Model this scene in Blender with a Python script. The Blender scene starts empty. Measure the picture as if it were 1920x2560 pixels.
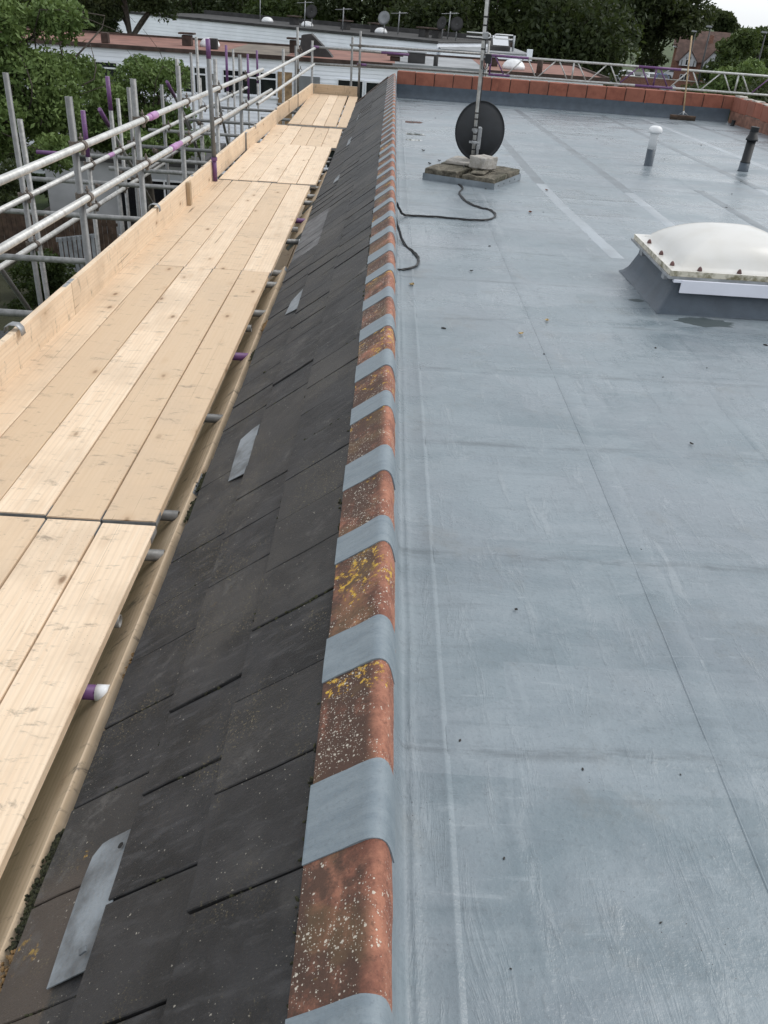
import bpy, bmesh, math, random
import numpy as np
from mathutils import Vector, Matrix, Euler
R = math.radians
random.seed(7); rng = np.random.default_rng(7)
sc = bpy.context.scene
COL = sc.collection

# ------------------------------------------------------------------ camera, sky, sun, exposure
CAM_P, CAM_R, CAM_W, CAM_F = 0.55065, 0.0699, 0.024029, 2092.2
def cam_axes():
    p, r, w = CAM_P, CAM_R, CAM_W
    f = Vector((math.sin(w)*math.cos(p), math.cos(w)*math.cos(p), -math.sin(p)))
    rt = Vector((math.cos(w), -math.sin(w), 0)); dn = f.cross(rt)
    return (math.cos(r)*rt-math.sin(r)*dn, math.sin(r)*rt+math.cos(r)*dn, f)
cd = bpy.data.cameras.new('camera'); cam = bpy.data.objects.new('camera', cd); COL.objects.link(cam)
rt, dn, fw = cam_axes()
M = Matrix((rt, -dn, -fw)).transposed().to_4x4(); M.translation = Vector((0, 0, 1.40)); cam.matrix_world = M
cd.sensor_fit = 'HORIZONTAL'; cd.sensor_width = 36; cd.lens = 36*CAM_F/1920; cd.clip_start = .05; cd.clip_end = 3000
sc.camera = cam

SUN_EL, SUN_AZ = R(50), R(72)         # azimuth clockwise from +Y (ahead of the camera)
w = bpy.data.worlds.new('World'); sc.world = w; w.use_nodes = True
nt = w.node_tree; nt.nodes.clear()
sky = nt.nodes.new('ShaderNodeTexSky'); sky.sky_type = 'NISHITA'; sky.sun_disc = False
sky.sun_elevation = SUN_EL; sky.sun_rotation = SUN_AZ; sky.air_density = 1.0; sky.dust_density = 2.0; sky.ozone_density = 1.0
hs = nt.nodes.new('ShaderNodeHueSaturation'); hs.inputs['Saturation'].default_value = .30
bg = nt.nodes.new('ShaderNodeBackground'); bg.inputs['Strength'].default_value = .15
wo = nt.nodes.new('ShaderNodeOutputWorld')
nt.links.new(sky.outputs[0], hs.inputs['Color']); # even cloud cover over the whole sky
cl_ = nt.nodes.new('ShaderNodeMix'); cl_.data_type = 'RGBA'; cl_.inputs[0].default_value = .60; cl_.inputs[7].default_value = (6.3, 6.6, 6.9, 1)
nt.links.new(hs.outputs[0], cl_.inputs[6]); nt.links.new(cl_.outputs[2], bg.inputs['Color']); nt.links.new(bg.outputs[0], wo.inputs['Surface'])
sd = bpy.data.lights.new('sun', 'SUN'); sd.energy = 1.0; sd.angle = R(25); sd.color = (1, .96, .90)
so = bpy.data.objects.new('sun', sd); COL.objects.link(so)
sdir = Vector((math.sin(SUN_AZ)*math.cos(SUN_EL), math.cos(SUN_AZ)*math.cos(SUN_EL), math.sin(SUN_EL)))
so.rotation_euler = sdir.to_track_quat('Z', 'Y').to_euler()
vs = sc.view_settings; vs.view_transform = 'Standard'; vs.look = 'None'; vs.exposure = 0.38; vs.gamma = 1.0; vs.use_curve_mapping = False
sc.render.engine = 'CYCLES'

# ------------------------------------------------------------------ materials
class G:
    """tiny node-graph helper"""
    def __init__(s, name):
        s.m = bpy.data.materials.new(name); s.m.use_nodes = True; s.t = s.m.node_tree; s.t.nodes.clear()
        s.out = s.n('ShaderNodeOutputMaterial'); s.b = s.n('ShaderNodeBsdfPrincipled'); s.l(s.b.outputs[0], s.out.inputs['Surface'])
        s._pos = None
    def n(s, k): return s.t.nodes.new(k)
    def l(s, a, b): s.t.links.new(a, b)
    def put(s, sock, v):
        if v is None: return
        if hasattr(v, 'is_linked') or isinstance(v, bpy.types.NodeSocket): s.l(v, sock)
        elif isinstance(v, (tuple, list)):
            sock.default_value = tuple(v)+(1,) if len(v) == 3 and sock.type == 'RGBA' else v
        else: sock.default_value = v
    def pos(s):
        return s.n('ShaderNodeNewGeometry').outputs['Position']
    def obj(s, rnd=True):
        o = s.n('ShaderNodeTexCoord').outputs['Object']
        if not rnd: return o
        oi = s.n('ShaderNodeObjectInfo').outputs['Random']
        c = s.n('ShaderNodeCombineXYZ')
        for i, k in enumerate((37., 91., 53.)): s.l(s.math('MULTIPLY', oi, k), c.inputs[i])
        a = s.n('ShaderNodeVectorMath'); a.operation = 'ADD'; s.l(o, a.inputs[0]); s.l(c.outputs[0], a.inputs[1]); return a.outputs[0]
    def rand(s): return s.n('ShaderNodeObjectInfo').outputs['Random']
    def map(s, v, sc_=(1, 1, 1), rot=(0, 0, 0), loc=(0, 0, 0)):
        m = s.n('ShaderNodeMapping'); s.l(v, m.inputs['Vector']); m.inputs['Scale'].default_value = sc_; m.inputs['Rotation'].default_value = rot; m.inputs['Location'].default_value = loc; return m.outputs[0]
    def noise(s, v, scale, detail=4, rough=.55, dist=0):
        n = s.n('ShaderNodeTexNoise'); s.l(v, n.inputs['Vector']); n.inputs['Scale'].default_value = scale; n.inputs['Detail'].default_value = detail; n.inputs['Roughness'].default_value = rough; n.inputs['Distortion'].default_value = dist; return n.outputs['Fac']
    def vor(s, v, scale, feat='F1', out='Distance', rnd=1):
        n = s.n('ShaderNodeTexVoronoi'); n.feature = feat; s.l(v, n.inputs['Vector']); n.inputs['Scale'].default_value = scale; n.inputs['Randomness'].default_value = rnd; return n.outputs[out]
    def wave(s, v, scale, dist=2, detail=2, dscale=1, axis='X'):
        n = s.n('ShaderNodeTexWave'); n.bands_direction = axis; s.l(v, n.inputs['Vector']); n.inputs['Scale'].default_value = scale; n.inputs['Distortion'].default_value = dist; n.inputs['Detail'].default_value = detail; n.inputs['Detail Scale'].default_value = dscale; return n.outputs['Fac']
    def math(s, op, a, b=None, c=None, clamp=False):
        n = s.n('ShaderNodeMath'); n.operation = op; n.use_clamp = clamp
        s.put(n.inputs[0], a); s.put(n.inputs[1], b)
        if c is not None: s.put(n.inputs[2], c)
        return n.outputs[0]
    def ss(s, v, a, b, lo=0., hi=1.):
        n = s.n('ShaderNodeMapRange'); n.interpolation_type = 'SMOOTHSTEP'; s.l(v, n.inputs[0])
        n.inputs[1].default_value = a; n.inputs[2].default_value = b; n.inputs[3].default_value = lo; n.inputs[4].default_value = hi; return n.outputs[0]
    def mix(s, f, a, b, mode='MIX'):
        n = s.n('ShaderNodeMix'); n.data_type = 'RGBA'; n.blend_type = mode; n.clamp_factor = True
        s.put(n.inputs[0], f); s.put(n.inputs[6], a); s.put(n.inputs[7], b); return n.outputs[2]
    def sep(s, v):
        n = s.n('ShaderNodeSeparateXYZ'); s.l(v, n.inputs[0]); return n.outputs
    def bump(s, h, strength=.3, dist=.01, prev=None):
        n = s.n('ShaderNodeBump'); s.l(h, n.inputs['Height']); n.inputs['Strength'].default_value = strength; n.inputs['Distance'].default_value = dist
        if prev: s.l(prev, n.inputs['Normal'])
        return n.outputs[0]
    def fin(s, col=None, rough=None, nrm=None, metal=None, spec=None, **kw):
        s.put(s.b.inputs['Base Color'], col); s.put(s.b.inputs['Roughness'], rough); s.put(s.b.inputs['Metallic'], metal)
        if spec is not None: s.put(s.b.inputs['Specular IOR Level'], spec)
        if nrm is not None: s.l(nrm, s.b.inputs['Normal'])
        for k, v in kw.items(): s.put(s.b.inputs[k.replace('_', ' ')], v)
        return s.m
MT = {}
def plain(name, col, rough=.6, metal=0, var=.25, scale=6, bump=0):
    g = G(name); p = g.pos(); n = g.noise(p, scale, 5)
    c = g.mix(g.ss(n, .3, .7), tuple(v*(1-var) for v in col), tuple(min(1, v*(1+var)) for v in col))
    nr = g.bump(g.noise(p, scale*8, 4), bump, .01) if bump else None
    MT[name] = g.fin(c, rough, nr, metal); return MT[name]

def m_deck():
    g = G('grey_roof_coating'); p = g.pos(); x, y, z_ = g.sep(p)
    s1 = g.noise(g.map(p, (1.0, 2.6, 1)), 1.7, 7, .65, .6)        # roller work, mostly across the roof
    s2 = g.noise(g.map(p, (.9, 9, 1)), 2.6, 5, .65, .5); n = g.noise(p, 1.3, 6, .65, .4); b_ = g.noise(p, 5.5, 6, .7, .8)
    f = g.noise(p, 95, 3, .65); sp = g.vor(p, 60); big = g.noise(g.map(p, (.5, 1.0, 1)), .9, 4, .6)
    pv = g.n('ShaderNodeTexVoronoi'); pv.distance = 'CHEBYCHEV'; g.l(g.map(p, (1.0, 2.2, 1), (0, 0, .03)), pv.inputs['Vector']); pv.inputs['Scale'].default_value = 1.0
    patch = g.sep(pv.outputs['Color'])[0]
    c = g.mix(g.ss(s1, .36, .64), (.140, .178, .200), (.198, .236, .260))
    c = g.mix(g.math('MULTIPLY', g.ss(patch, .3, 1.), .42), c, (.245, .278, .305))
    c = g.mix(g.math('MULTIPLY', g.ss(n, .42, .62), .5), c, (.190, .212, .236))
    c = g.mix(g.math('MULTIPLY', g.ss(b_, .52, .68), .32), c, (.128, .155, .170))
    c = g.mix(g.math('MULTIPLY', g.ss(b_, .46, .34), .30), c, (.245, .278, .30))
    c = g.mix(g.math('MULTIPLY', g.ss(s2, .55, .70), .30), c, (.112, .137, .153))
    c = g.mix(g.math('MULTIPLY', g.ss(g.noise(p, 2.6, 6, .72), .54, .70), .40), c, (.145, .152, .145))
    sc1 = g.noise(g.map(p, (9, 1.6, 1), (0, 0, .12)), 1.5, 6, .72, .6); sc2 = g.noise(g.map(p, (2, 12, 1), (0, 0, -.05)), 2.3, 6, .75, .5)
    c = g.mix(g.math('MULTIPLY', g.ss(sc1, .57, .70), .38), c, (.30, .33, .35)); c = g.mix(g.math('MULTIPLY', g.ss(sc2, .58, .70), .40), c, (.29, .325, .35))
    c = g.mix(g.math('MULTIPLY', g.ss(g.noise(p, 14, 6, .75, .4), .56, .68), .30), c, (.105, .128, .142))
    # grime collects along the laps
    fy = g.math('ABSOLUTE', g.math('SUBTRACT', g.math('FRACT', g.math('DIVIDE', g.math('ADD', g.math('ADD', y, .395-1.315), g.math('MULTIPLY', x, -.015)), .788)), .5))
    lap = g.math('MULTIPLY', g.ss(fy, .045, .006), g.ss(g.noise(g.map(p, (1.6, 9, 1)), 2.4, 6, .7), .42, .66))
    c = g.mix(g.math('MULTIPLY', lap, .60), c, (.078, .094, .104))
    c = g.mix(g.math('MULTIPLY', g.ss(f, .52, .72), .28), c, (.09, .105, .115))
    c = g.mix(g.math('MULTIPLY', g.ss(sp, .10, .05), g.ss(g.noise(p, 5, 3), .5, .62)), c, (.05, .055, .06))
    r = g.ss(g.math('ADD', g.math('MULTIPLY', s1, .5), g.math('MULTIPLY', big, .5)), .40, .60, .22, .46)
    h = g.math('ADD', g.math('MULTIPLY', g.noise(p, 8, 7, .7), .8), g.math('MULTIPLY', f, .30))
    h = g.math('ADD', h, g.math('MULTIPLY', g.noise(g.map(p, (3, 1, 1), (0, 0, .5)), 3.5, 3), 1.0)); h = g.math('ADD', h, g.math('MULTIPLY', g.ss(sc1, .52, .66), .30))
    MT['deck'] = g.fin(c, r, g.bump(h, .42, .010), spec=.5)
m_deck()
plain('deck_pale', (.255, .288, .315), .34, 0, .14, 4, .15); plain('deck_worn', (.115, .138, .155), .36, 0, .2, 4, .15)
def m_band():
    g = G('grey_band_coating'); p = g.pos(); n = g.noise(g.map(p, (2, 9, 2)), 4, 6, .65)
    c = g.mix(g.ss(n, .3, .7), (.150, .187, .215), (.205, .243, .268))
    MT['band'] = g.fin(g.mix(g.math('MULTIPLY', g.ss(g.noise(p, 120, 3, .7), .54, .68), .3), c, (.10, .12, .14)), g.ss(n, .3, .7, .46, .66), g.bump(g.math('ADD', n, g.math('MULTIPLY', g.noise(p, 55, 5, .7), .45)), .6, .008))
m_band()
def lichen(g, p, c, yellow=.62, white=.17, wdens=.5, ws=.85):
    # yellow crust in clusters; pale spots of very mixed size, gathered in colonies
    ny = g.noise(p, 3.4, 4, .6); d = g.noise(p, 46, 6, .70)
    fy = g.math('MULTIPLY', g.ss(ny, yellow, yellow+.06), g.ss(d, .54, .57))
    colony = g.ss(g.noise(p, 8, 5, .7), .40, .60); fw_ = None
    for scl, rad in ((70, white*1.1), (130, white*1.25), (240, white*1.2)):
        v = g.math('ADD', g.vor(p, scl), g.math('MULTIPLY', g.math('SUBTRACT', g.noise(p, scl*3.2, 3, .7), .5), .45)); cc = g.sep(g.vor(p, scl, out='Color'))
        hit = g.math('MULTIPLY', g.ss(v, rad*1.15, rad*.8), g.math('LESS_THAN', cc[0], g.math('MULTIPLY', colony, wdens)))
        fw_ = hit if fw_ is None else g.math('MAXIMUM', fw_, hit)
    c = g.mix(fy, c, g.mix(g.ss(d, .56, .62), (.36, .19, .03), (.55, .36, .05))); return g.mix(g.math('MULTIPLY', fw_, ws), c, (.56, .52, .44))
def m_terra():
    g = G('weathered_terracotta'); p = g.pos(); x = g.sep(p)[0]
    n = g.noise(p, 11, 8, .75); n2 = g.noise(p, 4.2, 6, .7); f = g.noise(p, 90, 4, .75)
    c = g.mix(g.ss(n, .36, .64), (.175, .066, .042), (.37, .160, .100))
    c = g.mix(g.math('MULTIPLY', g.ss(f, .52, .68), .55), c, (.07, .030, .020))
    # soot and algae settle on the wing that faces the tiles
    wing = g.ss(x, .058, .020)
    dirt = g.math('MULTIPLY', wing, g.ss(g.math('ADD', g.math('MULTIPLY', n2, .7), g.math('MULTIPLY', g.noise(p, 34, 6, .75), .3)), .36, .52))
    c = g.mix(g.math('MULTIPLY', dirt, .88), c, (.046, .027, .019))
    c = g.mix(g.math('MULTIPLY', g.math('MULTIPLY', wing, g.ss(g.noise(p, 6, 4), .52, .62)), .35), c, (.15, .10, .045))
    c = lichen(g, p, c, .55, .19, .55)
    MT['terra'] = g.fin(c, .82, g.bump(g.noise(p, 120, 5, .7), .55, .006))
m_terra()
def m_tile():
    g = G('charcoal_roof_tile'); p = g.pos(); rd = g.rand()
    n = g.noise(p, 5, 6, .65); st = g.noise(g.map(p, (3, 14, 3)), 3, 5, .6)
    c = g.mix(g.ss(n, .38, .64), (.0095, .0098, .011), (.027, .027, .0292))
    c = g.mix(g.math('MULTIPLY', g.ss(st, .50, .68), .65), c, (.052, .052, .055))
    c = g.mix(g.math('MULTIPLY', g.ss(rd, .35, 1.), .75), c, (.036, .034, .033))
    x, y, z_ = g.sep(p)
    c = g.mix(g.math('MULTIPLY', g.ss(g.noise(p, 1.9, 5, .65), .50, .64), .60), c, (.058, .054, .050))
    c = g.mix(g.math('MULTIPLY', g.math('MULTIPLY', g.ss(y, 1.32, 1.20), g.ss(x, -.585, -.60)), .75), c, (.080, .062, .050))
    c = g.mix(g.math('MULTIPLY', g.ss(g.noise(p, 210, 3, .7), .60, .72), .5), c, (.10, .10, .095))
    tan = g.math('MULTIPLY', g.ss(g.noise(p, 2.7, 5, .7), .50, .62), g.ss(g.noise(p, 150, 4, .75), .57, .63))
    c = g.mix(g.math('MULTIPLY', tan, .75), c, (.20, .165, .09))
    c = g.mix(g.math('MULTIPLY', g.math('MULTIPLY', g.ss(g.noise(p, 3.1, 6, .7, .5), .55, .70), g.ss(g.noise(p, 26, 5, .7), .42, .6)), .6), c, (.105, .10, .095))
    c = lichen(g, p, c, .715, .15, .07, .5)
    MT['tile'] = g.fin(c, .62, g.bump(g.math('ADD', g.noise(p, 160, 4, .7), g.math('MULTIPLY', n, .6)), .6, .006), spec=.35)
    g = G('paler_roof_tile'); p = g.pos(); n = g.noise(p, 8, 6, .65)
    c = g.mix(g.ss(n, .35, .7), (.05, .05, .052), (.14, .14, .145)); MT['paletile'] = g.fin(c, .6, g.bump(g.noise(p, 140, 4), .5, .006))
m_tile()
def m_wood(name, a, b, knot, seedoff=0, dirt=.5):
    g = G(name); o = g.obj(); rd = g.rand()
    q = g.map(o, (1, .045, 1))
    gr = g.noise(q, 55, 6, .6, .4); wv = g.wave(g.map(o, (1, .035, 1)), 13, 5, 3, 1.2)
    c = g.mix(g.ss(gr, .3, .7), a, b)
    c = g.mix(g.math('MULTIPLY', g.ss(wv, .60, .95), .14), c, tuple(v*.55 for v in a))
    c = g.mix(g.math('MULTIPLY', g.ss(rd, .2, 1.), .75), c, (a[0]*.76, a[1]*.72, a[2]*.66))
    c = g.mix(g.math('MULTIPLY', g.ss(g.noise(o, 1.6, 5, .65), .46, .68), .5), c, tuple(v*.72 for v in a))
    kq = g.map(o, (7.5, 3.4, 7.5)); kd = g.vor(kq, 1.0); kr = g.sep(g.vor(kq, 1.0, out='Color'))[1]
    kd2 = g.math('ADD', kd, g.math('MULTIPLY', g.noise(o, 40, 3), .06))
    kn = g.math('MULTIPLY', g.ss(kd2, .17, .07), g.ss(kr, .40, .44))
    ring = g.math('MULTIPLY', g.ss(kd2, .36, .14), g.ss(kr, .40, .44))
    c = g.mix(g.math('MULTIPLY', ring, .30), c, (a[0]*.6, a[1]*.5, a[2]*.4)); c = g.mix(g.math('MULTIPLY', kn, .75), c, knot)
    # scuffs and boot marks across the grain
    sx = g.noise(g.map(o, (5, 13, 5)), 1.6, 6, .75, .4)
    c = g.mix(g.math('MULTIPLY', g.ss(sx, .55, .70), dirt*1.1), c, (.12, .105, .085))
    sp = g.vor(o, 70); c = g.mix(g.math('MULTIPLY', g.math('MULTIPLY', g.ss(sp, .14, .08), g.ss(g.noise(o, 3, 3), .56, .64)), .6), c, (.10, .08, .06))
    # long drying checks
    ck = g.math('MULTIPLY', g.ss(g.math('ABSOLUTE', g.math('SUBTRACT', g.noise(g.map(o, (1, .014, 1)), 7, 1), .5)), .004, .0008), g.ss(g.noise(g.map(o, (4, 1, 4)), .9, 2), .55, .60))
    c = g.mix(g.math('MULTIPLY', ck, .7), c, (.10, .065, .04))
    MT[name] = g.fin(c, .68, g.bump(gr, .25, .003), spec=.3)
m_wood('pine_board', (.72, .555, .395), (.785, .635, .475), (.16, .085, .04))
m_wood('shaded_pine', (.48, .365, .245), (.57, .45, .32), (.14, .08, .04), dirt=.8)  # darker copy of the pine with shade put into its colour
def m_galv():
    g = G('galvanised_tube'); p = g.pos(); n = g.noise(p, 22, 5, .7); rd = g.rand()
    c = g.mix(g.ss(n, .3, .7), (.19, .19, .185), (.34, .34, .335)); c = g.mix(g.math('MULTIPLY', g.ss(rd, .4, 1), .75), c, (.115, .118, .12))
    c = g.mix(g.math('MULTIPLY', g.ss(g.noise(p, 9, 5, .7), .62, .72), .5), c, (.20, .15, .11))
    MT['galv'] = g.fin(c, .5, g.bump(n, .15, .002), .35)
    g = G('bright_tube'); p = g.pos(); n = g.noise(p, 18, 5, .7)
    c = g.mix(g.ss(n, .3, .7), (.40, .40, .385), (.60, .60, .585)); c = g.mix(g.math('MULTIPLY', g.ss(g.noise(p, 7, 4), .60, .72), .5), c, (.30, .22, .20))
    MT['bright'] = g.fin(c, .45, g.bump(n, .15, .002), .25)
    g = G('purple_paint'); p = g.pos(); n = g.noise(p, 26, 6, .75)
    c = g.mix(g.ss(n, .56, .68), (.135, .055, .165), (.24, .21, .24)); MT['purple'] = g.fin(c, .5, g.bump(n, .2, .002))
    g = G('pink_paint'); p = g.pos(); n = g.noise(p, 26, 6, .75)
    c = g.mix(g.ss(n, .56, .68), (.42, .22, .43), (.48, .42, .46)); MT['pink'] = g.fin(c, .5)
    g = G('rusty_coupler'); p = g.pos(); n = g.noise(p, 60, 5, .7)
    c = g.mix(g.ss(n, .35, .65), (.10, .085, .075), (.19, .155, .13)); MT['coupler'] = g.fin(c, .6, g.bump(n, .4, .003), .4)
m_galv()
plain('lead', (.145, .165, .182), .55, .05, .55, 8, .35)
plain('moss', (.034, .036, .014), .95, 0, .7, 60, .8)
plain('straw', (.20, .12, .05), .9)
plain('brown_leaf', (.14, .045, .02), .85); plain('pale_leaf', (.45, .33, .16), .85); plain('dark_debris', (.03, .028, .026), .9)
plain('underlay', (.008, .008, .008), .95)
plain('black_plastic', (.006, .008, .010), .6, 0, .2, 10); plain('dish_black', (.008, .010, .013), .55, 0, .3, 8)
plain('cable_black', (.008, .008, .009), .5); plain('tape_black', (.008, .008, .009), .6)
plain('mast_alu', (.36, .36, .35), .42, .5, .25, 14); plain('zinc', (.30, .31, .32), .45, .45, .25, 14)
plain('tray_metal', (.22, .25, .275), .45, .2, .2, 6)
plain('white_plastic', (.66, .67, .68), .4, 0, .08, 8); plain('pvc_white', (.70, .71, .78), .35, 0, .05, 4)
plain('grey_pvc', (.40, .42, .44), .45, 0, .1, 8); plain('dark_shaded_coating', (.055, .073, .094), .5, 0, .14, 9, .2)  # the dark coating has kerb and upstand shade put into its colour
plain('cap_brown', (.10, .045, .04), .5); plain('damp', (.075, .092, .095), .28, 0, .1, 6); plain('water', (.16, .17, .17), .03, 0, .05, 3)
plain('bristle', (.045, .032, .022), .95, 0, .4, 40, .6); plain('broom_wood', (.42, .30, .17), .6, 0, .3, 9)
plain('mortar', (.40, .38, .34), .9, 0, .3, 12, .5)
plain('white_clad', (.82, .85, .90), .55, 0, .06, .8); plain('white_frame', (.72, .74, .77), .4, 0, .04, 3)
plain('render', (.44, .455, .47), .8, 0, .10, 1.5)
plain('brick_wall', (.20, .10, .07), .85, 0, .35, 10, .5)
plain('felt_red', (.21, .105, .082), .9, 0, .25, 1.2, .3); plain('felt_brown', (.15, .125, .10), .9, 0, .25, 1.0, .3)
plain('felt_grey', (.24, .25, .26), .6, 0, .25, .7); plain('felt_dark', (.035, .034, .034), .8, 0, .4, 1.5)
plain('kerb_brown', (.055, .035, .028), .85, 0, .4, 3); plain('timber_panel', (.26, .17, .09), .75, 0, .3, 5)
plain('roof_tile_red', (.085, .050, .040), .85, 0, .3, 1.6, .6); plain('timber_black', (.03, .025, .022), .7)
plain('bark', (.055, .045, .036), .95, 0, .4, 9, .6); plain('fence_wood', (.085, .055, .038), .9, 0, .35, 6, .3)
plain('asphalt', (.10, .10, .10), .9, 0, .2, 2); plain('patio', (.20, .18, .16), .9, 0, .25, 3)
plain('car_white', (.62, .64, .66), .3, 0, .03, 2); plain('car_silver', (.35, .37, .40), .3, .4, .05, 2); plain('car_blue', (.03, .06, .16), .3, .2, .1, 2)
plain('tyre', (.012, .012, .012), .85); plain('lamp_glass', (.5, .45, .4), .2)
plain('door_grey', (.17, .18, .19), .4, 0, .1, 3); plain('lamp_post', (.03, .032, .034), .5)
plain('bin_black', (.014, .015, .016), .45); plain('grey_mesh', (.30, .32, .34), .6)
def m_glass(name, col, rough):
    g = G(name); MT[name] = g.fin(col, rough, None, 0, .6)
m_glass('pane', (.012, .014, .017), .06); m_glass('roof_glass', (.55, .57, .60), .1)
def m_dome():
    g = G('opal_dome'); o = g.obj(False); n = g.noise(o, 4, 4)
    c = g.mix(g.ss(n, .4, .75), (.86, .845, .81), (.78, .755, .70)); g.fin(c, .22, None, 0, .5); tp_ = g.n('ShaderNodeBsdfTransparent'); tl_ = g.n('ShaderNodeBsdfTranslucent'); tl_.inputs[0].default_value = (.8, .79, .75, 1)
    m1 = g.n('ShaderNodeMixShader'); m1.inputs[0].default_value = .22; g.l(tl_.outputs[0], m1.inputs[1]); g.l(tp_.outputs[0], m1.inputs[2]); m2 = g.n('ShaderNodeMixShader'); m2.inputs[0].default_value = .30; g.l(g.b.outputs[0], m2.inputs[1]); g.l(m1.outputs[0], m2.inputs[2]); g.l(m2.outputs[0], g.out.inputs['Surface']); MT['dome'] = g.m
    g = G('grimy_flange'); p = g.pos(); n = g.noise(p, 12, 6, .7)
    c = g.mix(g.ss(n, .42, .66), (.62, .58, .48), (.17, .15, .085)); MT['flange'] = g.fin(c, .5)
m_dome()
def m_slab():
    g = G('mossy_concrete'); p = g.pos(); n = g.noise(p, 14, 7, .75); v = g.vor(p, 38)
    c = g.mix(g.ss(n, .35, .65), (.055, .048, .035), (.19, .17, .13)); c = g.mix(g.math('MULTIPLY', g.ss(g.noise(p, 5, 4), .5, .66), .7), c, (.045, .046, .026))
    MT['slab'] = g.fin(c, .95, g.bump(g.math('ADD', n, g.math('MULTIPLY', v, .6)), .9, .02))
    g = G('pale_concrete'); p = g.pos(); n = g.noise(p, 20, 7, .75)
    c = g.mix(g.ss(n, .35, .65), (.26, .24, .21), (.42, .40, .37)); MT['pale_slab'] = g.fin(c, .95, g.bump(n, .7, .01))
m_slab()
def m_block():
    g = G('red_clay_block'); p = g.pos(); n = g.noise(p, 5, 6, .7); rd = g.rand()
    c = g.mix(g.ss(n, .3, .7), (.20, .062, .038), (.30, .105, .066)); c = g.mix(g.math('MULTIPLY', rd, .4), c, (.22, .10, .07))
    c = g.mix(g.math('MULTIPLY', g.ss(g.noise(g.map(p, (6, 6, 1)), 1.5, 4), .56, .72), .5), c, (.10, .04, .028))
    MT['block'] = g.fin(c, .85, g.bump(n, .4, .01))
m_block()
def m_leaf(name, a, b, spread=.35):
    g = G(name); p = g.pos(); n = g.noise(p, spread, 3); n2 = g.noise(p, spread*9, 3)
    c = g.mix(g.ss(g.math('ADD', g.math('MULTIPLY', n, .6), g.math('MULTIPLY', n2, .4)), .35, .65), a, b)
    g.fin(c, .6, None, 0, .25)
    tr = g.n('ShaderNodeBsdfTranslucent'); g.put(tr.inputs[0], g.mix(.5, c, (.12, .16, .03)))
    ms = g.n('ShaderNodeMixShader'); ms.inputs[0].default_value = .25; g.l(g.b.outputs[0], ms.inputs[1]); g.l(tr.outputs[0], ms.inputs[2]); g.l(ms.outputs[0], g.out.inputs['Surface'])
    MT[name] = g.m
m_leaf('leaf_light', (.072, .122, .036), (.165, .232, .075)); m_leaf('leaf_mid', (.030, .052, .014), (.075, .105, .032), .2)
m_leaf('leaf_dark', (.020, .032, .012), (.056, .072, .028), .16); m_leaf('leaf_hedge', (.020, .035, .010), (.05, .075, .02), .5)
def m_grass():
    g = G('rough_grass'); p = g.pos(); n = g.noise(p, 2.5, 6, .7)
    MT['grass'] = g.fin(g.mix(g.ss(n, .3, .7), (.025, .042, .012), (.065, .095, .028)), .9, g.bump(g.noise(p, 25, 4), .8, .05))
m_grass()

# ------------------------------------------------------------------ mesh helpers
def link(name, me, mat=None, parent=None, loc=None, rot=None, smooth=False):
    if mat is not None and not me.materials: me.materials.append(MT[mat] if isinstance(mat, str) else mat)
    o = bpy.data.objects.new(name, me); COL.objects.link(o)
    if parent is not None: o.parent = parent
    if loc is not None: o.location = loc
    if rot is not None: o.rotation_euler = rot
    if smooth:
        me.polygons.foreach_set('use_smooth', [True]*len(me.polygons))
    return o
def pyd(name, v, f):
    me = bpy.data.meshes.new(name); me.from_pydata([tuple(a) for a in v], [], f); me.update(); return me
def thing(name, label, cat, loc=(0, 0, 0), rotz=0, group=None):
    o = bpy.data.objects.new(name, None); COL.objects.link(o); o.location = loc; o.rotation_euler = (0, 0, rotz); o.empty_display_size = .1
    return tag(o, label, cat, group)
def tag(o, label, cat, group=None):
    o['label'] = label; o['category'] = cat
    if group: o['group'] = group
    return o
def struct(o): o['kind'] = 'structure'; return o
def box_me(name, x0, x1, y0, y1, z0, z1, bev=0, seg=1):
    bm = bmesh.new(); bmesh.ops.create_cube(bm, size=1)
    for v in bm.verts: v.co = ((x0+x1)/2+v.co.x*(x1-x0), (y0+y1)/2+v.co.y*(y1-y0), (z0+z1)/2+v.co.z*(z1-z0))
    if bev: bmesh.ops.bevel(bm, geom=bm.edges[:], offset=bev, segments=seg, affect='EDGES', profile=.5)
    me = bpy.data.meshes.new(name); bm.to_mesh(me); bm.free(); return me
def box(name, x0, x1, y0, y1, z0, z1, mat, parent=None, bev=0, **k):
    return link(name, box_me(name, x0, x1, y0, y1, z0, z1, bev), mat, parent, **k)
def join_me(name, mes):
    bm = bmesh.new()
    for m in mes: bm.from_mesh(m)
    me = bpy.data.meshes.new(name); bm.to_mesh(me); bm.free(); return me
def frame_of(d):
    d = Vector(d).normalized(); u = d.cross(Vector((0, 0, 1)) if abs(d.z) < .9 else Vector((1, 0, 0))).normalized(); return d, u, d.cross(u)
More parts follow.
